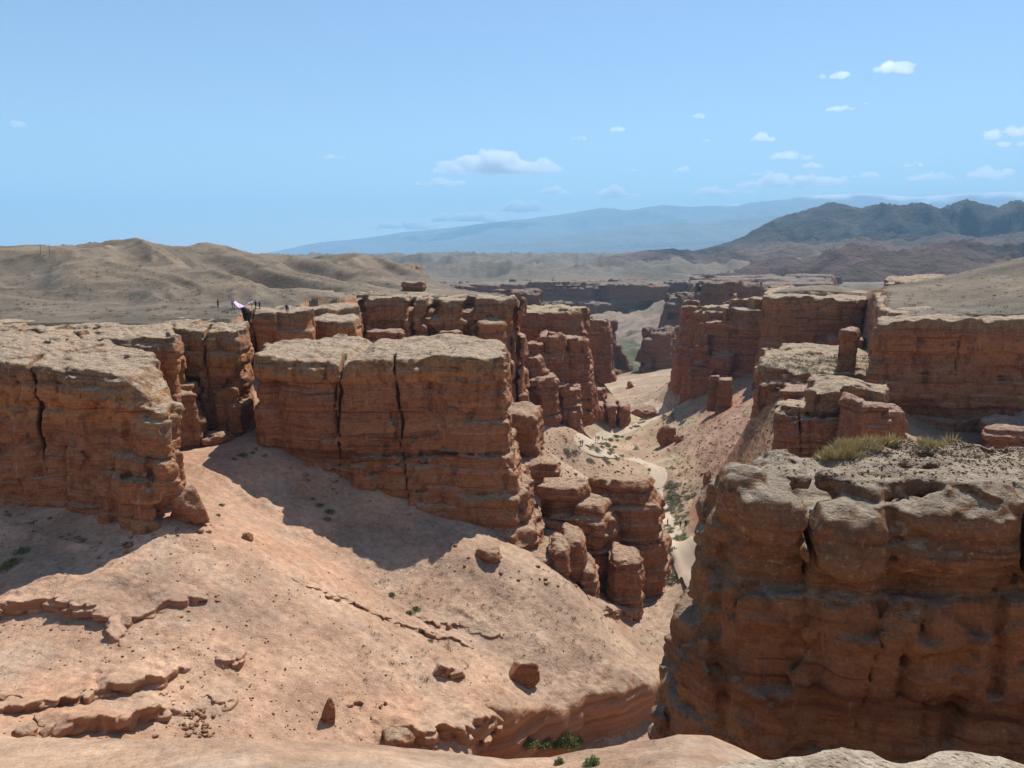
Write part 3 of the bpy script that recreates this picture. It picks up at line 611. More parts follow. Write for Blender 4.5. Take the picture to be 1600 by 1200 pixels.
    blocks7 = [(800, 862, 540, 612, 222), (842, 884, 520, 600, 226), (872, 918, 528, 622, 232), (786, 826, 578, 660, 205), (826, 872, 588, 660, 208), (862, 905, 604, 658, 216), (818, 850, 560, 640, 214), (895, 924, 570, 640, 240)]
    for k, (a, b, yt, yb, Y) in enumerate(blocks7):
        zt = PY(0, yt, Y)[2]; zb_ = PY(0, yb, Y)[2]; m = (a + b) / 2
        pl = pp([(a, Y + 1), (m - 5, Y - 2.5), (m + 8, Y - 1.5), (b, Y + 1), (b - 3, Y + 9), (m, Y + 12), (a + 2, Y + 9)], zt)
        rock('stacked_rock', ['broad ledgy block highest in the jumble of red blocks', 'slim rounded tower in the jumble of red blocks', 'tall square block nearest the canyon mouth in the jumble', 'pale peaked block touching the end of the large butte',
              'rounded knobby block at the foot of the jumble', 'low double headed block at the foot of the jumble', 'middle block wedged between its taller neighbours', 'small outer block beside the tall square block'][k], 'rock block',
             [(pl, zt, zb_ - 6, .06)], .52, RR_, seed=30 + k, beds=.85, rough=1.0, blocks=(5.5, .8, 2.4, 4.5), flute=(5, .7), round_=1.0, group='jumbled red blocks beyond the large butte', single=True)
    w8 = pp([(880, 286), (920, 282), (945, 280), (965, 280), (984, 284), (982, 292), (950, 296), (880, 298)], -56)
    rock('rock_fin', 'low rounded rock fin with vertical joints where the canyon path bends', 'rock', [(w8, tilt(-54.5, 30, 285, -.05, 0), -76, .03), (pp([(880, 288), (912, 286), (916, 296), (880, 298)], -48), -49, -76, .03), (pp([(905, 290), (946, 288), (946, 298), (905, 300)], -47), -50.5, -76, .02)], .62, RR_, seed=14,
         cracks=[((XA(x, 281, -58), 276), (XA(x, 288, -58), 290), .6, -48, -76) for x in (921, 946, 965)], beds=.5, rough=.7, flute=(5, .8), round_=1.4, capt=1.0, single=True)
    # --- the large butte
    c9 = pp([(404, 110), (408, 107), (470, 105.5), (540, 105.5), (640, 105), (720, 104.5), (786, 105.5), (790, 110), (786, 122), (700, 127), (540, 127), (430, 122)], -14)
    f9 = lambda x, y: -14.2 + .035 * (y - 106) + .4 * np.exp(-((x + 33) / 5) ** 2) - .9 * np.exp(-((x + 23.2) / 1.2) ** 2) + .5 * np.exp(-((x + 8) / 12) ** 2)
    rock('sandstone_butte', 'large wall-like butte with two dark cracks, standing in the centre of the canyon', 'butte',
         [(c9, f9, -50, .015, .8), (pp([(560, 104), (700, 103), (800, 103.5), (806, 108), (804, 122), (560, 124)], -28), -27.5, -52, .06, 2.5), (pp([(640, 102), (810, 101), (826, 105), (822, 120), (640, 122)], -33), -32.5, -52, .08, 2),
          (pp([(690, 100.5), (800, 99), (838, 101), (842, 106), (834, 116), (690, 118)], -38), -37.2, -52, .10, 1.5), (pp([(760, 98), (850, 96.5), (884, 98.5), (886, 103), (866, 112), (760, 112)], -41), -40.2, -54, .06)],
         .27, RK, seed=16, cracks=[((XA(532, 104, -15), 101), (XA(536, 112, -15), 113), .20, -11, -31, -.03), ((XA(620, 104, -15), 101), (XA(617, 112, -15), 112), .17, -11, -36, .06), ((XA(525, 104, -15), 101), (XA(527, 107, -15), 107), .12, -18, -33, -.02),
          ((XA(648, 101, -38), 98), (XA(650, 104, -38), 105), .14, -36, -46)], beds=.72, rough=.8, flute=(7, .9), capt=2.0, round_=.35, blocks=(6.5, .32, .25, 4.2))
    rock('rock_block', 'ragged overhanging block behind the right end of the large butte', 'rock', [(pp([(792, 131), (836, 128), (866, 128), (872, 132), (850, 140), (795, 142)], -36), -35.5, -56, -.02), (pp([(786, 136), (838, 134), (842, 142), (786, 146)], -27), -28, -56, .04)], .34, RO, seed=17, beds=.7, rough=.9, flute=(5, .7), capt=1.2)
    m10a = pp([(842, 113), (870, 111), (905, 111), (922, 113.5), (915, 116.5), (850, 117)], -34)
    rock('rock_block', 'flat slab topped rock stump between the butte and the tall block', 'rock',
         [(m10a, -34.4, -56, -.02), (pp([(838, 111.5), (902, 109.5), (908, 112.5), (850, 115)], -35), -34.0, -36.3, -.12), (pp([(845, 110), (938, 108), (960, 110), (964, 116), (860, 122)], -39), -39, -58, .04), (pp([(900, 110), (940, 109.5), (952, 113), (900, 117)], -36), -36.5, -58, .1)],
         .28, RO, seed=18, beds=.5, rough=.65, flute=(5, .7), capt=1.2)
    m10b = pp([(926, 117), (960, 114.5), (1000, 114), (1014, 116), (1018, 119), (990, 121.5), (930, 121)], -34)
    rock('rock_block', 'tall rounded rock block overlooking the canyon path', 'rock',
         [(m10b, tilt(-34.2, 14, 117, -.03, -.12), -62, .02), (pp([(930, 115), (985, 112.5), (1024, 113.5), (1032, 118), (1020, 122), (935, 122)], -38), tilt(-37.2, 17, 115, -.06, 0), -62, .02), (pp([(950, 113.5), (1000, 112), (1034, 113.5), (1040, 118), (1030, 123), (950, 123)], -44), -43.2, -62, .01)],
         .28, RO, seed=19, beds=.65, rough=.75, flute=(5, .8), capt=1.2, round_=.7)
    for k, (a, b, yt, yb, Y, lab) in enumerate([(880, 912, 838, 902, 100, 'leaning wedge of rock against the stepped end of the butte'), (905, 932, 884, 915, 99, 'small split boulder below the leaning wedge'), (955, 1002, 866, 925, 104, 'slanted slab resting against the tall rounded block'), (862, 888, 850, 900, 97.5, 'blunt rock toe at the corner of the large butte')]):
        zt = PY(0, yt, Y)[2]; zb_ = PY(0, yb, Y)[2]; pl = pp([(a, Y + .5), (a + 8, Y - 1), (b - 4, Y - 1), (b, Y + .6), (b - 3, Y + 4), (a + 2, Y + 5)], zt)
        rock('rock_slab', lab, 'rock', [(pl, tilt(zt, pl[0][0], Y, -.18 if k != 1 else -.3, .12), zb_ - 4, .05)], .22, RK, seed=40 + k, beds=.35, rough=.6, flute=(3, .3), round_=.8, single=True)
    # --- right side
    c12 = pp([(1372, 137), (1400, 135), (1470, 134), (1540, 133), (1620, 132), (1780, 131), (1800, 150), (1600, 158), (1400, 158), (1374, 146)], -12)
    rock('canyon_wall', 'high red wall with a shadowed alcove and pale grassy rim', 'cliff', [(c12, rim(tilt(-12.0, 75, 136, -.01, .03), 135), -44, .02), (pp([(1390, 130), (1470, 129.5), (1480, 134), (1390, 137)], -30), -31, -44, .08),
         (pp([(1545, 119), (1640, 118), (1700, 122), (1700, 132), (1548, 130)], -27), -26.8, -44, .0)], .34, RR_, seed=20,
         cracks=[((XA(1497, 132, -14), 130), (XA(1497, 136, -14), 137), .12, -14, -26)], beds=.85, rough=.8, flute=(9, 1.3), capt=1.6, round_=.4, blocks=(8, .6, .5, 5.0), carve=[(XA(1425, 133, -27), 132, -27.5, 6.5, 4, 3.2), (XA(1390, 135, -20), 132.5, -19.5, 5, 2.4, 2.4)])
    c13 = pp([(1217, 113), (1262, 111), (1330, 110), (1384, 111), (1392, 116), (1370, 124), (1225, 124)], -22)
    rock('rock_block', 'square red block with a pale slab on top, below the high red wall', 'rock', [(c13, tilt(-23.5, 45, 112, .04, 0), -40, .0), (pp([(1264, 113), (1330, 112), (1386, 112.5), (1390, 117), (1270, 122)], -20), lambda x, y: -19.6 + .9 * np.exp(-((x - 51) / 3) ** 2), -26, -.02), (pp([(1222, 114), (1262, 113), (1268, 120), (1225, 122)], -20), -22.3, -40, .0)],
         .28, RR_, seed=22, cracks=[((XA(1250, 110, -24), 108), (XA(1252, 114, -24), 115), .13, -18, -36)], beds=.6, rough=.8, flute=(5, .7), capt=.8, round_=.4, blocks=(4.5, .5, .7, 3.2))
    b13 = PY(1366, 655, 104)
    rock('boulder', 'big sunlit boulder leaning against the square red block', 'boulder', [(pp([(1318, 106), (1340, 103), (1390, 102.5), (1412, 105), (1404, 110), (1330, 111)], -21), lambda x, y: -20.6 + 1.0 * np.exp(-((x - 47) / 2.6) ** 2) - .12 * np.abs(x - 47), -34, .03)], .25, RR_, seed=23, beds=.4, rough=1.0, flute=(4, .7), round_=1.3, single=True)
    rock('rock_spire', 'thin leaning rock spire standing between the shrubby shelf and the high wall', 'rock', [(pp([(1313, 150), (1338, 149), (1342, 152), (1336, 155), (1314, 154)], -14), tilt(-14.2, 66, 150, .05, 0), -34, .02), (pp([(1309, 149.5), (1334, 148.5), (1336, 154), (1310, 155)], -20), -20.2, -34, .03)], .30, RR_, seed=24, beds=.4, rough=.45, flute=(3, .25), round_=.5, single=True)
    c15 = pp([(1188, 157), (1212, 152), (1260, 148), (1318, 148), (1372, 146), (1380, 160), (1320, 172), (1240, 176), (1190, 168)], -22)
    rock('rock_shelf', 'low broad shelf dotted with shrubs between the two red walls', 'cliff', [(c15, tilt(-22.0, 60, 150, 0, .09), -36, .04), (pp([(1186, 153), (1215, 149), (1230, 151), (1195, 158)], -25), -24.6, -38, .03), (pp([(1225, 143), (1268, 142), (1272, 150), (1225, 150)], -25), -24.4, -36, .05)], .38, RR_, seed=25, beds=.8, rough=.9, flute=(6, .9), capt=.8, blocks=(5, .7, .8, 3.0))
    c16 = pp([(1196, 218), (1215, 214), (1260, 212), (1310, 211), (1345, 212), (1363, 216), (1360, 234), (1300, 250), (1200, 250)], -12, 1.17)
    rock('canyon_wall', 'smooth banded red wall under a domed grassy top', 'cliff', [(c16, lambda x, y: -13.8 + .05 * (y - 248) + .9 * np.exp(-((x - 94) / 16) ** 2), -54, .03, 1.5), (pp([(1290, 205), (1350, 203), (1362, 208), (1360, 216), (1290, 216)], -22, 1.17), -25.2, -50, .02), ], .55, RR_, seed=26,
         cracks=[((XA(1252, 246, -14), 242), (XA(1252, 252, -14), 254), .4, -28, -50)], beds=1.1, rough=.9, flute=(9, 1.2), capt=1.2, round_=.4, blocks=(9, .8, .9, 6))
    c16b = pp([(1086, 236), (1100, 231), (1130, 228), (1160, 225), (1200, 219), (1210, 226), (1200, 246), (1150, 256), (1095, 250)], -16, 1.27)
    rock('canyon_wall', 'jagged towered end of the red wall above the canyon mouth', 'cliff', [(c16b, tilt(-21.0, 76, 292, .08, 0), -64, .05, 2.5), (pp([(1140, 228), (1200, 220), (1206, 236), (1150, 246)], -12, 1.27), -15.6, -64, .04), (pp([(1084, 230), (1110, 227), (1140, 224), (1140, 236), (1090, 240)], -28, 1.27), -34.5, -66, .04)], .62, RR_, seed=27, beds=1.3, rough=1.1, blocks=(7.5, 1.6, 6.5, 6), flute=(7, 1.0), capt=1.4)
    rock('canyon_cliff', 'side wall in the gap between the banded wall and the high red wall', 'cliff', [(pp([(1366, 240), (1370, 200), (1380, 162), (1396, 148), (1450, 156), (1450, 240)], -13), rim(tilt(-13.2, 100, 190, 0, .004), 150), -40, .03)], .5, RR_, seed=54, beds=.6, rough=.7, flute=(7, .9), capt=1.4)
    rock('canyon_cliff', 'ledgy grey topped cliff on the slope above the high red wall', 'cliff', [(pp([(1384, 248), (1425, 239), (1470, 236), (1510, 232), (1548, 233), (1572, 250), (1400, 272)], -6), lambda x, y: -8.2 + .06 * (x - 125) * (x < 152) + 1.6 * (x >= 152) + .03 * (y - 240), -22, .10), (pp([(1372, 240), (1420, 232), (1450, 231), (1450, 244), (1380, 250)], -10), -10.6, -24, .06)], .6, RR_, seed=29,
         cracks=[((XA(1492, 232, -8), 228), (XA(1494, 240, -8), 243), .9, -4, -20)], beds=.9, rough=.9, flute=(8, 1.2), capt=1.6, blocks=(7, .8, .8, 3.0))
    rock('rock_tower', 'tall tapering rock tower guarding the canyon mouth', 'rock', [(pp([(1068, 310), (1088, 308), (1092, 316), (1070, 318)], -18, 1.12), -20.4, -64, .13), (pp([(1060, 306), (1080, 304), (1092, 312), (1064, 318)], -34, 1.12), -40, -66, .1)], .72, RR_, seed=33, beds=.9, rough=.8, blocks=(6, .7, 2, 6), flute=(5, .6), single=True)
    rock('rock_fin', 'low slanting rock fin at the foot of the tall tower', 'rock', [(pp([(1024, 334), (1050, 326), (1074, 318), (1080, 328), (1040, 340)], -56, 1.11), tilt(-63, 75, 366, .55, 0), -86, .08)], .8, RR_, seed=34, beds=.9, rough=1.0, flute=(5, .8), round_=1.2, single=True)
    for (a, b, yt, yb, Y, lab, sd) in [(1110, 1122, 588, 626, 252, 'small shaded rock stub at the foot of the jagged wall, nearer the path', 35), (1124, 1142, 592, 626, 246, 'wider shaded rock stub at the foot of the jagged wall', 36)]:
        zt = PY(0, yt, Y)[2]; rock('rock_stub', lab, 'rock', [(pp([(a, Y), (b, Y - 1), (b + 1, Y + 4), (a + 1, Y + 5)], zt), zt, zt - 12, .06)], .5, RR_, seed=sd, beds=.5, rough=.6, flute=(4, .4), single=True)
    # --- the butte in front, and the gully wall
    c11 = pp([(1110, 38.5), (1126, 35), (1165, 33.6), (1260, 32.8), (1360, 32.4), (1480, 32.2), (1570, 32.4), (1700, 33), (1900, 35), (1900, 42), (1600, 44.5), (1400, 44), (1220, 43), (1140, 41)], -11)
    f11 = lambda x, y: -11.6 + .10 * (y - 33) - .012 * np.maximum(12.5 - x, 0) ** 2 + .35 * n2(x / 2.5, y / 2.5, 6)
    B = lambda px, py, Y, rx, ry, rz: (*PY(px, py, Y), rx, ry, rz)
    rock('sandstone_butte', 'dark butte with a knobbly grey cap, grass and gravel on top', 'butte',
         [(c11, f11, -30, .0), (pp([(1102, 35), (1124, 33.2), (1190, 32.2), (1400, 31.4), (1900, 31.5), (1900, 42), (1110, 42)], -15), -15.0, -32, .05, 1.6), (pp([(1072, 35), (1105, 33.4), (1135, 32.8), (1160, 36), (1140, 42), (1066, 40)], -18), -17.8, -34, .07, 1.0),
          (pp([(1040, 36), (1065, 34), (1100, 33), (1120, 38), (1060, 41)], -21), -21.2, -36, .06, .6)],
         .15, RN, seed=37, beds=.34, rough=.85, blocks=(3.6, .16, .2, 2.9), flute=(4, .35), capt=3.6, round_=1.1,
         blobs=[B(1205, 812, 32.6, 1.5, 1.3, 1.25), B(1330, 835, 32.0, 2.0, 1.6, 1.7), B(1470, 830, 31.8, 2.9, 1.5, 1.75), B(1350, 770, 33.2, 1.3, 1.1, .7), B(1290, 745, 34.4, 1.5, 1.2, .6), B(1150, 775, 34.5, 1.0, 1.4, 1.3), B(1500, 762, 33.2, 3.2, 1.4, .55), B(1640, 830, 31.6, 1.8, 1.6, 2.0)],
         cracks=[((XA(1258, 31, -13), 30), (XA(1256, 35, -13), 35.5), .16, -10, -15.5, .0), ((XA(1574, 31, -12), 29.5), (XA(1578, 36, -12), 36), .16, -9.5, -17.0, .14), ((XA(1350, 31, -18), 29.5), (XA(1352, 33, -18), 33), .05, -15.5, -22, -.03)],
         carve=[(XA(1120, 33.5, -18), 32.6, -18.6, .8, .9, 1.2), (XA(1130, 33, -20), 31.8, -20.6, 1.1, .8, .7)])
    e2 = [(p[0], p[1]) for p in WASH_EDGE]
    back = [(p[0] + .5, p[1] + 5) for p in e2[::-1]]
    gw = rock('gully_wall', 'undercut sandstone bank of the dry wash below the slopes', 'rock', [(e2 + back, lambda x, y: H_base(x, y) + .12 - .5 * sstep(2.0, 4.5, poly_sd(x, y, WASH)), -57, -.04)], .24, (MAT['ground'], MAT['ground']), seed=38, beds=.35, rough=.5, flute=(4, .5), round_=.4, single=True)
    soil_attr(gw)
    # --- pale ledge under the photographer
    e3 = [(.95, 5.2), (1.2, 6.0), (2.0, 6.5), (3.2, 6.7), (4.2, 6.75), (5.4, 6.5), (6.2, 5.8), (6.5, 3.5), (1.0, 3.5)]
    rock('rock_ledge', 'pale rough rock ledge right below the viewpoint', 'rock', [(e3, lambda x, y: -4.5 - .20 * np.maximum(1.9 - x, 0) - .22 * np.maximum(x - 4.3, 0) + .08 * n2(x * 1.4, y, 4) - .10 * (6.3 - y) , -7.5, .05)], .065, (MAT['pale'], MAT['pale']), seed=39, beds=.06, rough=.22, flute=(1.2, .2), round_=.3, single=True)
tp = NT('pale_limestone'); Pp = tp.geo.outputs['Position']
cp_ = tp.mix(tp.step(tp.noise(Pp, 3.2, 8, .7), .42, .60), (.58, .47, .345), (.40, .30, .21)); cp_ = tp.mix(tp.math('MULTIPLY', tp.step(tp.noise(Pp, 19, 6, .7), .53, .64), .8), cp_, (.25, .20, .155)); tp.color(cp_)
tp.normal(tp.bump(tp.math('ADD', tp.noise(Pp, 7, 7, .68), tp.math('MULTIPLY', tp.step(tp.voro(Pp, 13), 0, .4), .35)), 1.0, .12)); MAT['pale'] = tp.m
masses()
# the far canyon wall
wf = [PY(560, 440, 1190), PY(690, 440, 1180), PY(780, 441, 1200), PY(860, 441, 1170), PY(940, 444, 1185), PY(1010, 447, 1150), PY(1062, 448, 1190), PY(1100, 450, 1230), PY(1090, 445, 1330), PY(560, 440, 1330)]
rock('far_cliff', 'far blue shaded cliff line across the river canyon', 'cliff', [([p[:2] for p in wf], -41, -128, .12, 6), ([PY(650, 440, 1160)[:2], PY(780, 440, 1165)[:2], PY(1000, 440, 1135)[:2], PY(1040, 440, 1180)[:2], PY(650, 440, 1220)[:2]], -66, -128, .1, 5)], 2.6, RF, seed=51, beds=3.2, rough=3.6, blocks=(34, 12, 10, 22), flute=(50, 14), round_=2, capt=4, single=True)
for k, (a, b, yt, yb, Y, dp, lab) in enumerate([(1046, 1092, 458, 505, 800, 40, 'blue shaded far butte standing before the pale talus'), (1098, 1185, 441, 480, 640, 45, 'far red wall just beyond the jagged towers'), (640, 735, 447, 480, 880, 60, 'far broken red terrace beyond the plateau edge'), (770, 845, 456, 490, 700, 40, 'far terrace wall beyond the blocky wall'), (925, 960, 500, 545, 560, 30, 'far red buttress beside the green gully'), (1012, 1050, 515, 560, 540, 26, 'far low buttress below the tall tower')]):
    zt = PY(0, yt, Y)[2]; m = (a + b) / 2
    rock('far_butte', lab, 'cliff', [(pp([(a, Y + 5), (m - 8, Y - 8), (m + 9, Y), (b, Y + 4), (b - 3, Y + dp), (a + 4, Y + dp)], zt), zt, PY(0, yb, Y)[2] - 30, .16, 5)], Y * .0024, RF, seed=80 + k, beds=2.0, rough=2.2, blocks=(16, 4, 7, 9), flute=(18, 4), round_=1.2, capt=2, single=True, group='far canyon walls')
wf2 = [PY(1090, 440, 1120), PY(1130, 440, 1090), PY(1200, 440, 1080), PY(1290, 440, 1050), PY(1300, 440, 1290), PY(1090, 440, 1290)]
rock('far_cliff', 'broken pink cliff steps far across the canyon, below the foothills', 'cliff', [([p[:2] for p in wf2], tilt(-40, 400, 1100, .02, .05), -110, .25, 10)], 2.8, RF, seed=52, beds=2.5, rough=3.0, blocks=(34, 9, 9, 16), flute=(40, 8), round_=2, capt=4, single=True)
print('rocks', round(time.time() - T0, 1), TOTAL)
# ------------------------------------------------------------------ sandstone ledges on the bare slope
def ledge(q, hgt, wid, k, lab):
    e = np.array([p[:2] for p in q]); seg = np.r_[0, np.cumsum(np.hypot(*(e[1:] - e[:-1]).T))]; tot = seg[-1]
    ss = np.linspace(0, tot, max(8, int(tot / .5))); ex = np.interp(ss, seg, e[:, 0]); ey = np.interp(ss, seg, e[:, 1])
    gx, gy = (H_base(e[:, 0].mean() + np.array([1.0, -1, 0, 0]), e[:, 1].mean() + np.array([0, 0, 1.0, -1])) @ np.array([[1, 0], [-1, 0], [0, 1], [0, -1]]))
    ux, uy = -(e[-1] - e[0])[1] / (tot + 1e-9), (e[-1] - e[0])[0] / (tot + 1e-9); L = math.hypot(ux, uy); ux, uy = ux / L, uy / L
    if uy < 0: ux, uy = -ux, -uy
    w = wid * np.sin(np.linspace(0.12, math.pi - .12, len(ss))) ** .5
    jag = .45 * n2(ss / 1.3, np.full(len(ss), k * 3.3), 3) * hgt ** .5
    front = [(a + ux * j, b + uy * j) for a, b, j in zip(ex, ey, jag)]; back = [(a + ux * c, b + uy * c) for a, b, c in zip(ex, ey, w)][::-1]
    ends = np.clip(np.minimum(np.linspace(0, 1, len(ss)), np.linspace(1, 0, len(ss))) * 4, .15, 1)
    def top(x, y):
        d = seg_d2(x, y, front, False); t = np.clip(((x - ex[0]) * (ex[-1] - ex[0]) + (y - ey[0]) * (ey[-1] - ey[0])) / ((ex[-1] - ex[0]) ** 2 + (ey[-1] - ey[0]) ** 2), 0, 1)
        ef = np.clip(np.minimum(t, 1 - t) * 4.5, 0, 1); return H_base(x, y) + hgt * np.clip(1 - d / (wid * .92), 0, 1) ** 1.2 * ef - .25 * sstep(.55, 1, d / wid) - .12 * (1 - ef)
    zb = float(H_base(ex, ey).min()) - 1.2
    o = rock('sandstone_ledge', lab, 'rock ledge', [(front + back, top, zb, -.22)], .14, (MAT['ground'], MAT['ground']), seed=60 + k, beds=.26, rough=.42, flute=(1.6, .3), round_=.1, blocks=(1.5, .28, .16, .7), single=True, bedwarp=.3)
    soil_attr(o)
LL = ['long curved sandstone ledge across the slope under the fissured butte', 'thin stepped ledge rising beside the long curved ledge', 'upper of two long undercut ledges low on the slope', 'lowest and thickest undercut ledge of the slope', 'shadowed ledge with a sharp tip, above the lowest ledge',
      'short thin ledge beside the rubble patch', 'small cupped ledge with a hollow in mid slope', 'little dark ledge beside the upper undercut ledge', 'overhanging lip with a black hollow above the dry wash', 'blunt nose of the slope overhanging the dry wash', 'tiny ledge right of the cone shaped rock',
      'long low rib along the crest of the bare slope', 'low rib at the bottom of the rubbly gully', 'dark overhanging ledge below the tall rounded block']
for k, ((q, hgt, wid), lab) in enumerate(zip(LEDGES, LL)): ledge(q, hgt, wid, k, lab)
print('ledges', round(time.time() - T0, 1))

# ------------------------------------------------------------------ boulders
def boulder(px, py, wpx, hpx, lab, seed, mat='rock', cone=0.0, group=None, sink=.25, name='boulder', ybase=None):
    p = raycast(px, py, H); 
    if p is None: return
    k = p[1] * 1.02 / F; w = wpx * k / 2; h = hpx * k; bm = bmesh.new(); bmesh.ops.create_icosphere(bm, subdivisions=4, radius=1)
    co = np.array([v.co for v in bm.verts]); r = 1 + .42 * fbm3(co[:, 0] * 1.3, co[:, 1] * 1.3, co[:, 2] * 1.6, 3, seed) + .14 * fbm3(co[:, 0] * 5, co[:, 1] * 5, co[:, 2] * 6, 3, seed + 5)
    rg = np.random.RandomState(seed)
    for q in range(7):
        n = rg.normal(size=3); n /= np.linalg.norm(n); dd = co @ n; lim = rg.uniform(.55, .85); r = np.where(dd * r > lim, lim / np.maximum(dd, .2), r)
    co = co * r[:, None]; tz = (co[:, 2] + 1) / 2; co[:, :2] *= (1 - cone * np.clip(tz, 0, 1))[:, None]
    co = co * np.array([w, w * .85, h * .62]); co[:, 2] += h * (.5 - sink)
    f = [[v.index for v in q.verts] for q in bm.faces]; bm.free()
    o = add_obj(name, co, f, MAT[mat]); o.location = p; o.rotation_euler = (0, 0, rg.uniform(0, 6)); tag(o, lab, 'boulder', group); return o
boulder(816, 1062, 56, 50, 'large tan boulder perched at the edge of the rubbly slope', 1, 'rock')
boulder(300, 812, 66, 62, 'big slanted boulder under the corner of the fissured butte', 2, 'rock')
boulder(388, 843, 22, 16, 'small round boulder alone on the bare slope near the gully', 3, 'rock')
boulder(514, 1126, 36, 52, 'cone shaped red rock standing on the bare slope', 4, 'rock', .55)
boulder(762, 872, 46, 22, 'flat stone where the shadow ends beneath the large butte', 5, 'rock')
boulder(1106, 752, 24, 24, 'dark pointed boulder on the talus beside the path', 6, 'rock_red', .5)
boulder(1042, 694, 42, 36, 'square rock outcrop at the toe of the red talus', 7, 'rock_red')
boulder(1062, 690, 20, 14, 'little rock next to the square outcrop', 8, 'rock_red')
boulder(1008, 650, 46, 20, 'low oval rock in the path bend at the canyon mouth', 9, 'rock_red')
boulder(935, 578, 16, 12, 'pale stone on the talus below the red pinnacle', 10, 'rock_red')
boulder(985, 605, 14, 12, 'block lying at the bottom of the far talus', 11, 'rock_red')
boulder(958, 590, 10, 8, 'small stone halfway down the far talus', 12, 'rock_red')
boulder(40, 1152, 60, 30, 'pale lumpy boulder under the lowest ledges of the slope', 13, 'rock')
boulder(345, 690, 60, 20, 'flat pale rock at the mouth of the gap between the cliffs', 14, 'rock')
boulder(385, 672, 46, 24, 'rounded rock in the sunlit gap beside the large butte', 15, 'rock')
boulder(620, 1166, 60, 34, 'pale angular rock half hidden behind the sandy lip', 16, 'rock')
rgs = np.random.RandomState(4)
# loose stones on the slopes: too many to count
def scatter(name, label, npts, pxr, pyr, smin_, smax_, mat, seed, ok=None, squash=.7, ymax=400):
    rg = np.random.RandomState(seed); bm = bmesh.new(); bmesh.ops.create_icosphere(bm, subdivisions=1, radius=1); B0 = np.array([v.co for v in bm.verts]); F0 = np.array([[v.index for v in q.verts] for q in bm.faces]); bm.free()
    P = []
    for _ in range(npts * 3):
        if len(P) >= npts: break
        px = rg.uniform(*pxr); py = rg.uniform(*pyr)
        if ok and not ok(px, py): continue
        P.append((px, py))
    P = np.array(P); a = (P[:, 0] - 800) / F; v = (600 - P[:, 1]) / F; b = CP + v * SP; c = -SP + v * CP; a = a / b; c = c / b
    ys = np.geomspace(30, ymax, 260); D = c[:, None] * ys - H(a[:, None] * ys, np.broadcast_to(ys, (len(P), 260))); neg = D < 0; has = neg.any(1); k = np.maximum(neg.argmax(1), 1)
    i = np.arange(len(P)); f = D[i, k - 1] / (D[i, k - 1] - D[i, k]); y = ys[k - 1] + f * (ys[k] - ys[k - 1]); a, y = a[has], y[has]; x = a * y; z = H(x, y)
    n = len(x); sz = np.exp(rg.uniform(math.log(smin_), math.log(smax_), n)); V = B0[None] * (1 + .35 * rg.uniform(-1, 1, (n, len(B0), 1))) * sz[:, None, None] * np.array([1, 1, squash]) * (.7 + .6 * rg.rand(n, 1, 3))
    V = V + np.stack([x, y, z + sz * .12], -1)[:, None]; Fc = F0[None] + (np.arange(n) * len(B0))[:, None, None]
    o = add_obj(name, V.reshape(-1, 3), Fc.reshape(-1, 3), mat, smooth=False); o['kind'] = 'stuff'; o['label'] = label; TOTAL[0] += n * len(F0); return o
scatter('loose_stones', 'small loose stones scattered over the bare and rubbly slopes', 1500, (-40, 1050), (800, 1165), .035, .13, MAT['rock'], 1)
scatter('rubble', 'fallen rubble scattered over the red talus and the canyon sides', 1600, (830, 1240), (575, 800), .12, .45, MAT['rock_red'], 2)
scatter('slope_rubble', 'patch of broken red rubble beside the lowest ledge', 60, (285, 335), (1105, 1165), .10, .32, MAT['rock'], 3)

def near_line(pl, w): return lambda px, py: float(seg_d2(np.array([px]), np.array([py]), pl, False)[0]) < w * abs(rgs.normal())
scatter('fallen_rubble', 'broken stones lying along the feet of the buttes', 900, (0, 1050), (690, 960), .06, .38, MAT['rock'], 21, near_line([(405, 705), (500, 752), (640, 806), (740, 872), (880, 905), (960, 930), (1030, 950)], 9))
scatter('fallen_chips', 'chips and small blocks below the fissured butte', 260, (0, 330), (780, 880), .06, .32, MAT['rock'], 22, near_line([(0, 800), (120, 842), (190, 858), (245, 815), (330, 830)], 9))
scatter('ledge_chips', 'chips broken off the sandstone ledges', 420, (-20, 800), (930, 1168), .04, .20, MAT['rock'], 23, near_line([(0, 985), (110, 980), (190, 1020), (265, 972), (338, 940), (312, 1065), (200, 1105), (60, 1130), (220, 1160), (290, 1125), (380, 1112), (396, 1045)], 9))
# ------------------------------------------------------------------ plants
def leaf_mesh(name, n, seed, r=(1, 1, .6), size=.16, mats=None, up=.2):
    rg = np.random.RandomState(seed); d = rg.normal(size=(n, 3)); d /= np.linalg.norm(d, axis=1)[:, None]; d[:, 2] = np.abs(d[:, 2]) - .15
    lob = 1 + .35 * fbm3(d[:, 0] * 2, d[:, 1] * 2, d[:, 2] * 2, 2, seed) * 1.8
    p = d * (rg.rand(n, 1) ** .35) * lob[:, None] * np.array(r); p[:, 2] = np.maximum(p[:, 2], 0)
    t = rg.normal(size=(n, 3)); t[:, 2] += up; t /= np.linalg.norm(t, axis=1)[:, None]; q = np.cross(t, rg.normal(size=(n, 3))); q /= np.linalg.norm(q, axis=1)[:, None]
    s = size * rg.uniform(.6, 1.4, (n, 1)); V = np.stack([p - q * s * .45, p + q * s * .45, p + t * s * 1.6], 1).reshape(-1, 3); Fc = np.arange(n * 3).reshape(-1, 3)
    me = add_obj(name, V, Fc, mats, smooth=False); m = me.data; bpy.data.objects.remove(me); return m
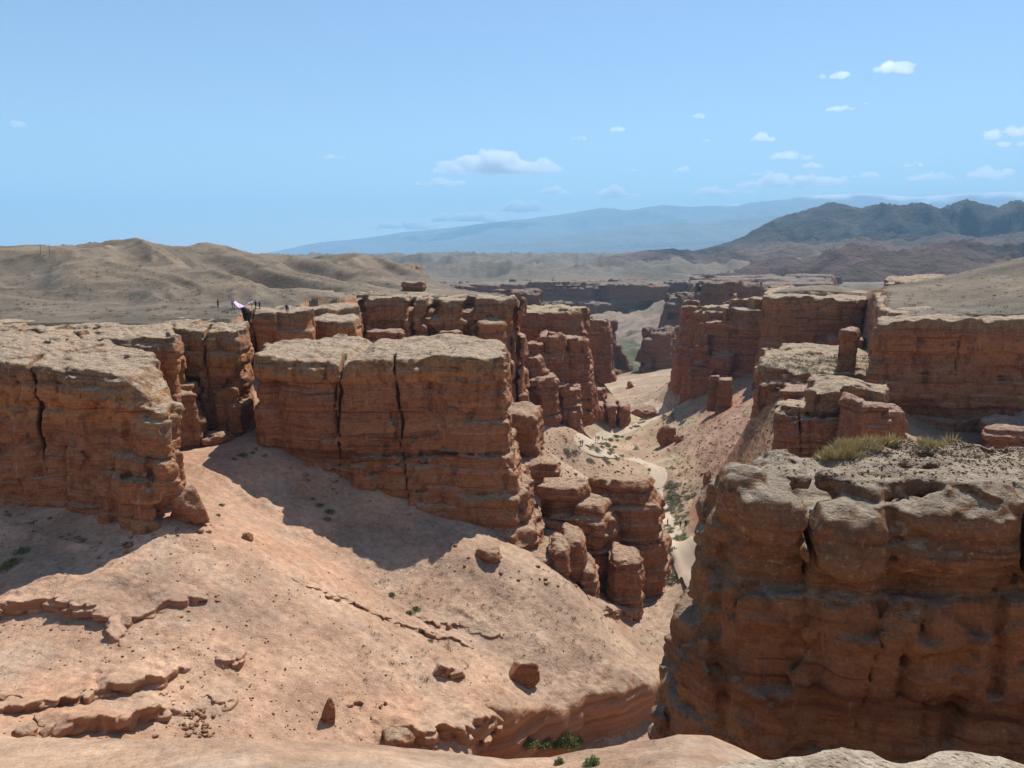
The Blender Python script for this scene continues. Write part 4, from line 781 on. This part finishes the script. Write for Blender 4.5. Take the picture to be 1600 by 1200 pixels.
def leaf_mat(name, c1, c2):
    t = NT(name); P = t.geo.outputs['Position']; inf = t.mk('ShaderNodeObjectInfo'); c = t.mix(t.noise(P, 1.5, 3), c1, c2); c = t.mix(t.math('MULTIPLY', inf.outputs['Random'], .4), c, tuple(v * .6 for v in c2)); t.color(c); t.b.inputs['Roughness'].default_value = .7; return t.m
MAT['sage'] = leaf_mat('sage_leaves', (.26, .27, .165), (.34, .34, .22)); MAT['green'] = leaf_mat('green_leaves', (.11, .15, .05), (.18, .21, .08)); MAT['dry'] = leaf_mat('dry_leaves', (.13, .105, .06), (.20, .16, .09)); MAT['straw'] = leaf_mat('straw', (.56, .44, .22), (.44, .36, .16)); MAT['wood'] = plain_material('twigs', (.12, .085, .05), (.18, .13, .08))
SH = [leaf_mesh('foliage', 260, 10 + k, (1, .9, .62), .17, MAT['sage']) for k in range(4)]
def stems_mesh(seed):
    rg = random.Random(seed); V = []; Fc = []
    for _ in range(5):
        a = rg.uniform(0, 6.28); x, y = math.cos(a) * .55, math.sin(a) * .55; b = len(V); s = .035
        for (cx, cy_, cz, w) in ((0, 0, -.15, s), (x, y, .4, s * .4)):
            for k in range(3): V.append((cx + w * math.cos(k * 2.1), cy_ + w * math.sin(k * 2.1), cz))
        for k in range(3): Fc.append((b + k, b + (k + 1) % 3, b + 3 + (k + 1) % 3, b + 3 + k))
    o = add_obj('stems', V, Fc, MAT['wood'], smooth=False); m = o.data; bpy.data.objects.remove(o); return m
ST = [stems_mesh(k) for k in range(2)]
def shrub(px, py, size, label, group, meshes=SH, rg=rgs, mat=None, name='desert_shrub', zoff=0, at=None):
    p = at or raycast(px, py, H)
    if p is None: return
    e = empty(name, (p[0], p[1], p[2] + zoff)); tag(e, label, 'shrub', group); s = size * rg.uniform(.75, 1.25)
    f = bpy.data.objects.new('foliage', meshes[rg.randint(len(meshes))]); COL.objects.link(f); f.parent = e; f.scale = (s, s, s * rg.uniform(.8, 1.1)); f.rotation_euler = (0, 0, rg.uniform(0, 6.28))
    t = bpy.data.objects.new('stems', ST[rg.randint(2)]); COL.objects.link(t); t.parent = e; t.scale = (s, s, s); return e
G1 = 'grey green shrubs along the canyon path'
for (px, py, dx, dy, n) in [(1052, 770, 10, 20, 14), (1040, 790, 12, 10, 8), (1058, 800, 10, 14, 10), (1066, 840, 9, 6, 6), (1050, 826, 8, 8, 6), (1048, 870, 6, 16, 6), (1052, 900, 8, 10, 4), (945, 702, 16, 8, 14), (948, 692, 10, 5, 6), (968, 684, 16, 5, 7), (925, 697, 4, 2, 2), (1003, 660, 6, 4, 4), (1046, 652, 12, 4, 7), (965, 716, 8, 3, 4), (935, 720, 20, 4, 4), (892, 708, 10, 5, 4), (985, 668, 14, 3, 4), (1078, 775, 10, 6, 5), (1020, 655, 10, 4, 4), (1000, 700, 14, 3, 2), (1075, 810, 8, 8, 3)]:
    for _ in range(n): shrub(px + rgs.uniform(-dx, dx), py + rgs.uniform(-dy, dy), 1.05, 'rounded grey green shrub on the canyon floor beside the path', G1)
G2 = 'dark shrubs in the shaded gully'
DK = [leaf_mesh('foliage', 220, 30 + k, (1, .9, .6), .2, MAT['green']) for k in range(2)]
for (px, py, s) in [(500, 790, .7), (488, 780, .5), (515, 800, .6), (512, 812, .45), (380, 712, .6), (395, 708, .5), (366, 718, .4)]: shrub(px, py, s, 'dark green shrub growing in the shadow of the large butte', G2, DK)
for (px, py, s) in [(20, 880, 1.0), (36, 862, .6), (8, 888, .8)]: shrub(px, py, s, 'dark green bush in the shadow under the fissured butte', 'bushes under the fissured butte', DK)
for (px, py, s) in [(345, 790, .4), (340, 806, .4), (612, 930, .6), (650, 952, .7), (640, 958, .5), (672, 1002, .35)]: shrub(px, py, s, 'low scrubby plant on the stony side of the gully', 'scrub beside the gully', DK)
WB = [leaf_mesh('foliage', 1400, 40 + k, (1, .7, .75), .09, MAT['green'], up=.9) for k in range(2)]
for (px, py, s) in [(822, 1163, 1.2), (848, 1162, 1.4), (880, 1160, 1.5), (902, 1161, 1.2), (866, 1166, .9)]: shrub(px, py, s, 'fresh green bush at the bottom of the dry wash', 'bushes in the dry wash', WB)
shrub(0, 0, .20, 'small green bush on the sandy lip beside the pale ledge', None, WB, name='desert_shrub', at=raycast(925, 1196, H, 5, 60)); shrub(0, 0, .12, 'tiny green sprig on the sandy lip, left of the small bush', None, WB, name='desert_shrub', at=raycast(874, 1194, H, 5, 60))
def tufts(name, label, P, size, n, mat, seed, tall=.7):
    """upright blades or twiggy leaves round many points"""
    rg = np.random.RandomState(seed); m = len(P); P = np.repeat(np.array(P), n, 0); k = len(P); sz = np.repeat(rg.uniform(.35, 1.5, m) * size, n)
    o = rg.normal(size=(k, 2)) * sz[:, None] * .42; t = np.c_[o * .9 / np.maximum(sz[:, None], .01) + rg.normal(size=(k, 2)) * .25, np.full(k, 1.0)]; t /= np.linalg.norm(t, axis=1)[:, None]
    L = sz * tall * rg.uniform(.5, 1.1, k); a = rg.uniform(0, 6.28, k); w = np.c_[np.cos(a), np.sin(a), np.zeros(k)] * (L * .09)[:, None]; b = P + np.c_[o, np.full(k, -.02)]
    V = np.stack([b - w, b + w, b + t * L[:, None]], 1).reshape(-1, 3); ob = add_obj(name, V, np.arange(k * 3).reshape(-1, 3), mat, smooth=False); ob['kind'] = 'stuff'; ob['label'] = label; TOTAL[0] += k; return ob
def hits(n, pxr, pyr, seed, ok=None, y0=30, y1=420):
    rg = np.random.RandomState(seed); P = np.c_[rg.uniform(*pxr, n), rg.uniform(*pyr, n)]
    if ok: P = P[[ok(*p) for p in P]]
    a = (P[:, 0] - 800) / F; v = (600 - P[:, 1]) / F; b = CP + v * SP; c = (-SP + v * CP) / b; a = a / b; ys = np.geomspace(y0, y1, 260)
    D = c[:, None] * ys - H(a[:, None] * ys, np.broadcast_to(ys, (len(P), 260))); neg = D < 0; has = neg.any(1); k = np.maximum(neg.argmax(1), 1); i = np.arange(len(P)); f = D[i, k - 1] / (D[i, k - 1] - D[i, k]); y = ys[k - 1] + f * (ys[k] - ys[k - 1])
    x = a * y; z = H(x, y); return np.stack([x, y, z], 1)[has]
tufts('slope_scrub', 'sparse dry scrub dotted over the rubbly slope below the butte', hits(420, (560, 1030), (880, 1075), 5), .34, 26, MAT['dry'], 6)
tufts('talus_scrub', 'dark scrub dotted over the red talus of the canyon side', hits(1500, (1045, 1240), (585, 790), 7), .75, 22, MAT['sage'], 8)
tufts('hill_scrub', 'low scrub dotted over the plateau and its hills', np.r_[hits(1500, (-40, 800), (385, 500), 9, y0=110, y1=600), hits(500, (1200, 1640), (405, 510), 10, y0=110, y1=500)], .55, 16, MAT['dry'], 11)
# ------------------------------------------------------------------ what stands on rock tops is dropped onto them
DG = bpy.context.evaluated_depsgraph_get(); DG.update()
def drop(x, y, z0=30.0):
    ok, loc, nor, _i, ob, _m = SC.ray_cast(DG, (x, y, z0), (0, 0, -1), distance=200); return (loc, ob) if ok else (None, None)
def hit(px, py):
    d = Vector(ray(px, py)).normalized(); ok, loc, nor, _i, ob, _m = SC.ray_cast(DG, d * 7.0 if py < 1100 else d * 1.0, d, distance=3000); return loc if ok else None
rg = np.random.RandomState(12)
# shelf and rim plants, gravel and grass on the near butte
P = []
for _ in range(260):
    q = hit(rg.uniform(1185, 1372), rg.uniform(556, 582)); 
    if q and q.y < 190 and q.z < -18: P.append(tuple(q))
tufts('shelf_scrub', 'green scrub dotted over the broad rock shelf', P, .7, 24, MAT['sage'], 13)
P = []
for _ in range(150):
    q = hit(rg.normal(1308, 17), rg.uniform(692, 718)) if rg.rand() < .6 else hit(rg.uniform(1290, 1410), rg.uniform(688, 704)) if rg.rand() < .6 else hit(rg.normal(1452, 22), rg.uniform(685, 698))
    if q and 30 < q.y < 47 and q.z > -12.5 and (q.y > 36.5 or q.x < 16.5): P.append(tuple(q))
tufts('dry_grass', 'yellow green feather grass growing on the knobbly butte top', P, .34, 34, MAT['straw'], 14, tall=1.35)
bm = bmesh.new(); bmesh.ops.create_icosphere(bm, subdivisions=1, radius=1); B0 = np.array([v.co for v in bm.verts]); F0 = np.array([[v.index for v in q.verts] for q in bm.faces]); bm.free()
P = []
for _ in range(2600):
    q = hit(1190 + 440 * rg.rand() ** .6, rg.uniform(688, 690 + 70 * rg.rand()))
    if q and 30 < q.y < 48 and q.z > -13: P.append(tuple(q))
P = np.array(P); n = len(P); sz = np.exp(rg.uniform(math.log(.022), math.log(.08), n)); V = B0[None] * (1 + .35 * rg.uniform(-1, 1, (n, len(B0), 1))) * sz[:, None, None] * (.5 + .8 * rg.rand(n, 1, 3)) + (P + np.c_[np.zeros((n, 2)), sz * .2])[:, None]
o = add_obj('gravel', V.reshape(-1, 3), (F0[None] + (np.arange(n) * len(B0))[:, None, None]).reshape(-1, 3), MAT['cap'], smooth=False); o['kind'] = 'stuff'; o['label'] = 'grey gravel lying on top of the knobbly butte'; TOTAL[0] += n * 80
# ------------------------------------------------------------------ canyon path
road_px = [(1120, 930), (1098, 903), (1082, 884), (1068, 858), (1050, 842), (1040, 815), (1030, 790), (1022, 770), (1030, 752), (1030, 740), (1015, 727), (985, 716), (950, 710), (922, 704), (908, 698), (905, 692), (915, 687), (940, 682), (975, 672), (1005, 662), (1026, 652), (1036, 645), (1034, 638), (1022, 632), (1008, 628)]
rp = [raycast(px, py, H) for px, py in road_px]; rp = np.array([p[:2] for p in rp if p]); seg = np.r_[0, np.cumsum(np.hypot(*(rp[1:] - rp[:-1]).T))]
ss = np.arange(0, seg[-1], 1.2); cx = np.interp(ss, seg, rp[:, 0]); cy_ = np.interp(ss, seg, rp[:, 1]); kk = np.hanning(9); kk /= kk.sum()
cx = np.convolve(np.pad(cx, 4, 'edge'), kk, 'valid'); cy_ = np.convolve(np.pad(cy_, 4, 'edge'), kk, 'valid'); tx = np.gradient(cx); ty = np.gradient(cy_); tl = np.hypot(tx, ty); tx /= tl; ty /= tl
off = np.linspace(-2.4, 2.4, 13); wv = 1 + .18 * n2(ss / 7, ss * 0, 3)
RX = cx[:, None] - ty[:, None] * off * wv[:, None]; RY = cy_[:, None] + tx[:, None] * off * wv[:, None]
RZ = H(RX, RY); mid = RZ.mean(1, keepdims=True); RZ = RZ * .6 + .4 * np.maximum(RZ, mid - .3) + .14 - .09 * np.exp(-((np.abs(off) - .95) / .35) ** 2) - .30 * (np.abs(off) / 2.4) ** 6
ids = np.arange(RX.size).reshape(RX.shape); Q = np.stack([ids[:-1, :-1], ids[1:, :-1], ids[1:, 1:], ids[:-1, 1:]], -1).reshape(-1, 4)[:, ::-1]
MAT['road'] = plain_material('pale_dirt', (.49, .395, .295), (.41, .32, .23), 1.1, bump=.05)
o = add_obj('dirt_road', np.stack([RX, RY, RZ], -1).reshape(-1, 3), Q, MAT['road']); o['kind'] = 'structure'; o['label'] = 'pale winding dirt road along the canyon floor'
# ------------------------------------------------------------------ people
def mat_c(name, c): return plain_material(name, c, tuple(v * .8 for v in c), 20, .8)
CL = {k: mat_c('cloth_' + k, c) for k, c in dict(black=(.02, .02, .022), navy=(.03, .04, .09), grey=(.13, .14, .17), white=(.75, .75, .75), blue=(.06, .10, .25), khaki=(.22, .18, .12)).items()}
CL['skin'] = mat_c('skin', (.42, .25, .17)); CL['hair'] = mat_c('hair', (.025, .018, .014))
def body(pose):
    J = dict(pelvis=(0, 0, .95, .15, .12), waist=(0, 0, 1.10, .14, .11), chest=(0, .01, 1.32, .17, .12), neck=(0, .01, 1.48, .055, .055), head=(0, .02, 1.58, .085, .095), crown=(0, .015, 1.70, .075, .085))
    st = .12 if pose == 'walk' else .02
    for s, n in ((1, 'l'), (-1, 'r')):
        J['hip' + n] = (s * .09, 0, .88, .095, .095); J['knee' + n] = (s * .10, s * st + .03, .50, .062, .065); J['ankle' + n] = (s * .10, s * st * 1.6, .09, .042, .045); J['toe' + n] = (s * .11, s * st * 1.6 + .15, .04, .04, .035)
        J['sh' + n] = (s * .19, 0, 1.41, .06, .06); 
        if pose == 'hold': J['elb' + n] = (s * .25, .16, 1.20, .045, .045); J['wr' + n] = (s * .20, .40, 1.24, .032, .032); J['hand' + n] = (s * .19, .48, 1.25, .035, .025)
        else: J['elb' + n] = (s * .26, -s * st * .6, 1.14, .045, .045); J['wr' + n] = (s * .27, -s * st * 1.2 + .06, .90, .032, .032); J['hand' + n] = (s * .27, -s * st * 1.3 + .08, .80, .036, .024)
    E = [('pelvis', 'waist'), ('waist', 'chest'), ('chest', 'neck'), ('neck', 'head'), ('head', 'crown')]
    for n in 'lr': E += [('pelvis', 'hip' + n), ('hip' + n, 'knee' + n), ('knee' + n, 'ankle' + n), ('ankle' + n, 'toe' + n), ('chest', 'sh' + n), ('sh' + n, 'elb' + n), ('elb' + n, 'wr' + n), ('wr' + n, 'hand' + n)]
    nm = list(J); me = bpy.data.meshes.new('person'); me.from_pydata([J[k][:3] for k in nm], [(nm.index(a), nm.index(b)) for a, b in E], []); ob = bpy.data.objects.new('person', me); COL.objects.link(ob)
    m = ob.modifiers.new('s', 'SKIN'); m.use_smooth_shade = True; ob.modifiers.new('d', 'SUBSURF').levels = 1
    for i, k in enumerate(nm): me.skin_vertices[0].data[i].radius = J[k][3:]; me.skin_vertices[0].data[i].use_root = (k == 'pelvis')
    dg = bpy.context.evaluated_depsgraph_get(); dg.update(); r = bpy.data.meshes.new_from_object(ob.evaluated_get(dg)); bpy.data.objects.remove(ob); return r
BODY = {k: body(k) for k in ('stand', 'walk', 'hold')}
def person(px, py, pose, shirt, pants, label, face=0.0, at=None, h=1.0, group=None):
    q = at or hit(px, py)
    if q is None: return
    me = BODY[pose].copy()
    for k in (shirt, pants, 'skin', 'hair'): me.materials.append(CL[k])
    for p in me.polygons:
        c = p.center; p.material_index = 3 if c.z > 1.64 or (c.z > 1.53 and c.y < 0) else 2 if c.z > 1.46 else 1 if c.z < .97 and abs(c.x) < .19 else 0
        if pose != 'hold' and abs(c.x) > .19 and c.z < .93: p.material_index = 2
        if pose == 'hold' and c.y > .36 and c.z > 1: p.material_index = 2
        p.use_smooth = True
    o = bpy.data.objects.new('person', me); COL.objects.link(o); o.location = q; o.rotation_euler = (0, 0, face); o.scale = (h, h, h); tag(o, label, 'person', group); return o
person(341, 481, 'stand', 'black', 'black', 'person in black standing alone on the rim, well away from the cloth', 2.5)
person(363, 482, 'hold', 'grey', 'black', 'person in grey holding the near end of the lilac cloth', -1.57)
person(366, 482, 'hold', 'navy', 'navy', 'person in navy beside the one holding the near end of the cloth', -1.4)
person(394, 482, 'hold', 'white', 'khaki', 'person in a white top gripping the far end of the lilac cloth', 1.57)
person(400, 483, 'stand', 'black', 'black', 'person in black just behind the far end of the lilac cloth', 1.2)
person(406, 483, 'stand', 'blue', 'navy', 'person in blue, last in the row by the lilac cloth', 1.0)
person(448, 489, 'stand', 'black', 'navy', 'person in black at the corner of the cliff top', 2.8)
person(450.5, 489, 'walk', 'white', 'grey', 'person in a white shirt at the corner of the cliff top', 3.0)
person(1043, 822, 'stand', 'black', 'black', 'lone person in black among the shrubs on the canyon floor', 1.0, at=raycast(1043, 822, H, 60))
person(1063, 825, 'walk', 'black', 'black', 'person in black walking beside one in navy near the shrubs', 3.0, at=raycast(1063, 825, H, 60))
person(1071, 824, 'walk', 'navy', 'navy', 'person in navy walking beside one in black near the shrubs', 2.6, at=raycast(1071, 824, H, 60))
for k, (px, py) in enumerate([(907, 697), (910, 697)]): person(px, py, 'walk', ['grey', 'black'][k], 'black', ['person in grey walking on the bend of the dirt road', 'person in black walking on the bend of the dirt road'][k], 3.0, at=tuple(np.array(raycast(px, py, H, 60)) + (0, 0, .1)))
for k, (px, py) in enumerate([(931, 688), (934, 689), (936, 688), (941, 689)]): person(px, py, 'walk', ['black', 'navy', 'grey', 'blue'][k], 'black', 'person in %s in the cluster on the dirt road past the bend' % ['black', 'navy', 'grey', 'blue'][k], 2.8)
a, b = hit(367.5, 482), hit(393, 482)
if a and b:
    u = np.linspace(0, 1, 25); v = np.linspace(0, 1, 9); U, Vv = np.meshgrid(u, v, indexing='ij'); X = a.x + (b.x - a.x) * U; Y = a.y + (b.y - a.y) * U + (Vv - .5) * 1.6
    Z = max(a.z, b.z) + 1.15 - .95 * np.sin(U * math.pi) ** .8 * (1 - .6 * sstep(.45, .9, U)) + .10 * np.sin(U * 14 + Vv * 4) + .30 * (Vv - .5)
    ids = np.arange(X.size).reshape(X.shape); Q = np.stack([ids[:-1, :-1], ids[1:, :-1], ids[1:, 1:], ids[:-1, 1:]], -1).reshape(-1, 4)
    o = add_obj('cloth_banner', np.stack([X, Y, Z], -1).reshape(-1, 3), Q, plain_material('lilac_cloth', (.66, .50, .74), (.60, .46, .70), 2.0)); m = o.modifiers.new('thick', 'SOLIDIFY'); m.thickness = .02; tag(o, 'billowing lilac cloth stretched between the people on the cliff rim', 'cloth')
for k, (px, lab) in enumerate([(64, 'slim dark pole on the hill crest, farther from the hilltop'), (78, 'slim dark pole on the hill crest, nearer the rounded hilltop')]):
    q = raycast(px, 397, H, 150, 600) or raycast(px, 402, H, 150, 600)
    if q:
        e = empty('utility_pole', q); tag(e, lab, 'pole'); bm = bmesh.new(); bmesh.ops.create_cone(bm, cap_ends=True, segments=8, radius1=.10, radius2=.07, depth=3.4); me = bpy.data.meshes.new('post'); bm.to_mesh(me); bm.free(); me.materials.append(CL['grey']); p = bpy.data.objects.new('post', me); COL.objects.link(p); p.parent = e; p.location = (0, 0, 1.6)
        bm = bmesh.new(); bmesh.ops.create_cube(bm, size=1); bmesh.ops.scale(bm, vec=(.7, .09, .09), verts=bm.verts); me = bpy.data.meshes.new('crossarm'); bm.to_mesh(me); bm.free(); me.materials.append(CL['grey']); p = bpy.data.objects.new('crossarm', me); COL.objects.link(p); p.parent = e; p.location = (0, 0, 3.0)
# ------------------------------------------------------------------ clouds: closed puffs of vapour beyond the haze
tc = NT('cloud_vapour'); tc.n.remove(tc.b); pv = tc.mk('ShaderNodeVolumePrincipled'); pv.inputs['Color'].default_value = (1, 1, 1, 1); pv.inputs['Density'].default_value = CLOUD_D; pv.inputs['Anisotropy'].default_value = .5; tc.l.new(pv.outputs[0], tc.n['Material Output'].inputs['Volume'])
def cloud(px, py, w, h, lab, seed):
    el = math.atan2(ray(px, py)[2], ray(px, py)[1]); Y = 2400 / math.tan(max(el, rad(2.0))); c = np.array(PY(px, py, Y)); sc = Y / F; W = w * sc / 2; Hh = h * sc / 2; D = max(W * .55, Hh); rg = np.random.RandomState(seed)
    n = int(8 + w / 7); t = rg.uniform(-1, 1, n); cen = np.c_[t * W * .82, rg.uniform(-.6, .6, n) * D, -Hh * .5 + rg.rand(n) * Hh * .7 * (1 - t * t)]; R = (Hh * .65) * rg.uniform(.5, 1.25, n) * (1.15 - .75 * np.abs(t))
    g = [np.linspace(-q, q, m) for q, m in ((W * 1.2, int(min(90, max(26, w * .8)))), (D * 1.3, 20), (Hh * 1.5, 22))]
    # even spacing per axis, meshed in index space and scaled back
    X, Yy, Z = np.meshgrid(*g, indexing='ij'); s = np.full(X.shape, 1e6)
    ax = max(1.0, W / max(Hh, 1) / 6)
    for (a, b_, c_), r in zip(cen, R): s = np.minimum(s, np.sqrt(((X - a) / (1.5 * ax)) ** 2 + ((Yy - b_) / 1.3) ** 2 + (Z - c_) ** 2) - r)
    s = s + Hh * .65 * fbm3(X / Hh * .9, Yy / Hh * .9, Z / Hh * 1.3, 4, seed); s = np.maximum(s, (-Hh * .7 - Z) + .12 * Hh * n3(X / Hh, Yy / Hh, 0.5, seed)).astype(np.float32)
    for q in (0, -1): s[q] = 1e3; s[:, q] = 1e3; s[:, :, q] = 1e3
    Vv, Q = surface_nets(s, (0, 0, 0), 1.0)
    if len(Q) < 12: return
    Vv = np.stack([g[k][0] + Vv[:, k] * (g[k][1] - g[k][0]) for k in range(3)], 1); o = add_obj('cloud', Vv, Q, tc.m); o.location = c; o['kind'] = 'structure'; o['label'] = lab; TOTAL[0] += len(Q) * 2
for k, q in enumerate([(778, 254, 160, 30), (688, 285, 86, 12), (690, 266, 34, 9), (860, 298, 66, 10), (960, 302, 62, 14), (902, 215, 26, 6), (968, 201, 30, 7), (1068, 265, 26, 7), (1106, 220, 18, 5), (1195, 214, 36, 11), (1238, 242, 70, 11), (1270, 257, 32, 9), (1240, 280, 150, 22), (1130, 298, 90, 16), (1358, 272, 42, 10), (1430, 257, 38, 7), (1452, 276, 74, 11), (1550, 271, 78, 18),
       (1582, 206, 96, 16), (1580, 224, 56, 9), (1308, 169, 54, 7), (1315, 117, 36, 10), (1284, 120, 10, 5), (1396, 104, 50, 17), (1092, 181, 26, 7), (32, 193, 26, 10), (518, 245, 50, 5), (820, 322, 90, 16), (740, 338, 130, 16), (640, 352, 120, 12), (985, 264, 20, 5), (1200, 270, 44, 7), (1352, 161, 14, 4), (1470, 310, 60, 8)]):
    cloud(q[0], q[1], q[2] * 1.25, q[3] * 1.45, 'small white fair weather cloud over the mountains', 200 + k)
# ------------------------------------------------------------------ the air
HB = (-31000.0, 31000.0, -31000.0, 31000.0, float(gZ.min()) - 1.0, 2100.0)
vz = [(x, y, z) for x in HB[:2] for y in HB[2:4] for z in HB[4:]]
tz_ = NT('air'); tz_.n.remove(tz_.b); pv = tz_.mk('ShaderNodeVolumePrincipled'); pv.inputs['Color'].default_value = (*HAZE_C, 1); pv.inputs['Density'].default_value = HAZE_D; pv.inputs['Anisotropy'].default_value = HAZE_G; tz_.l.new(pv.outputs[0], tz_.n['Material Output'].inputs['Volume'])
o = add_obj('haze', vz, [(0, 1, 3, 2), (4, 6, 7, 5), (0, 4, 5, 1), (2, 3, 7, 6), (0, 2, 6, 4), (1, 5, 7, 3)], tz_.m, smooth=False); o['kind'] = 'stuff'; o['label'] = 'thin blue haze filling the air'
print('done', round(time.time() - T0, 1), TOTAL)
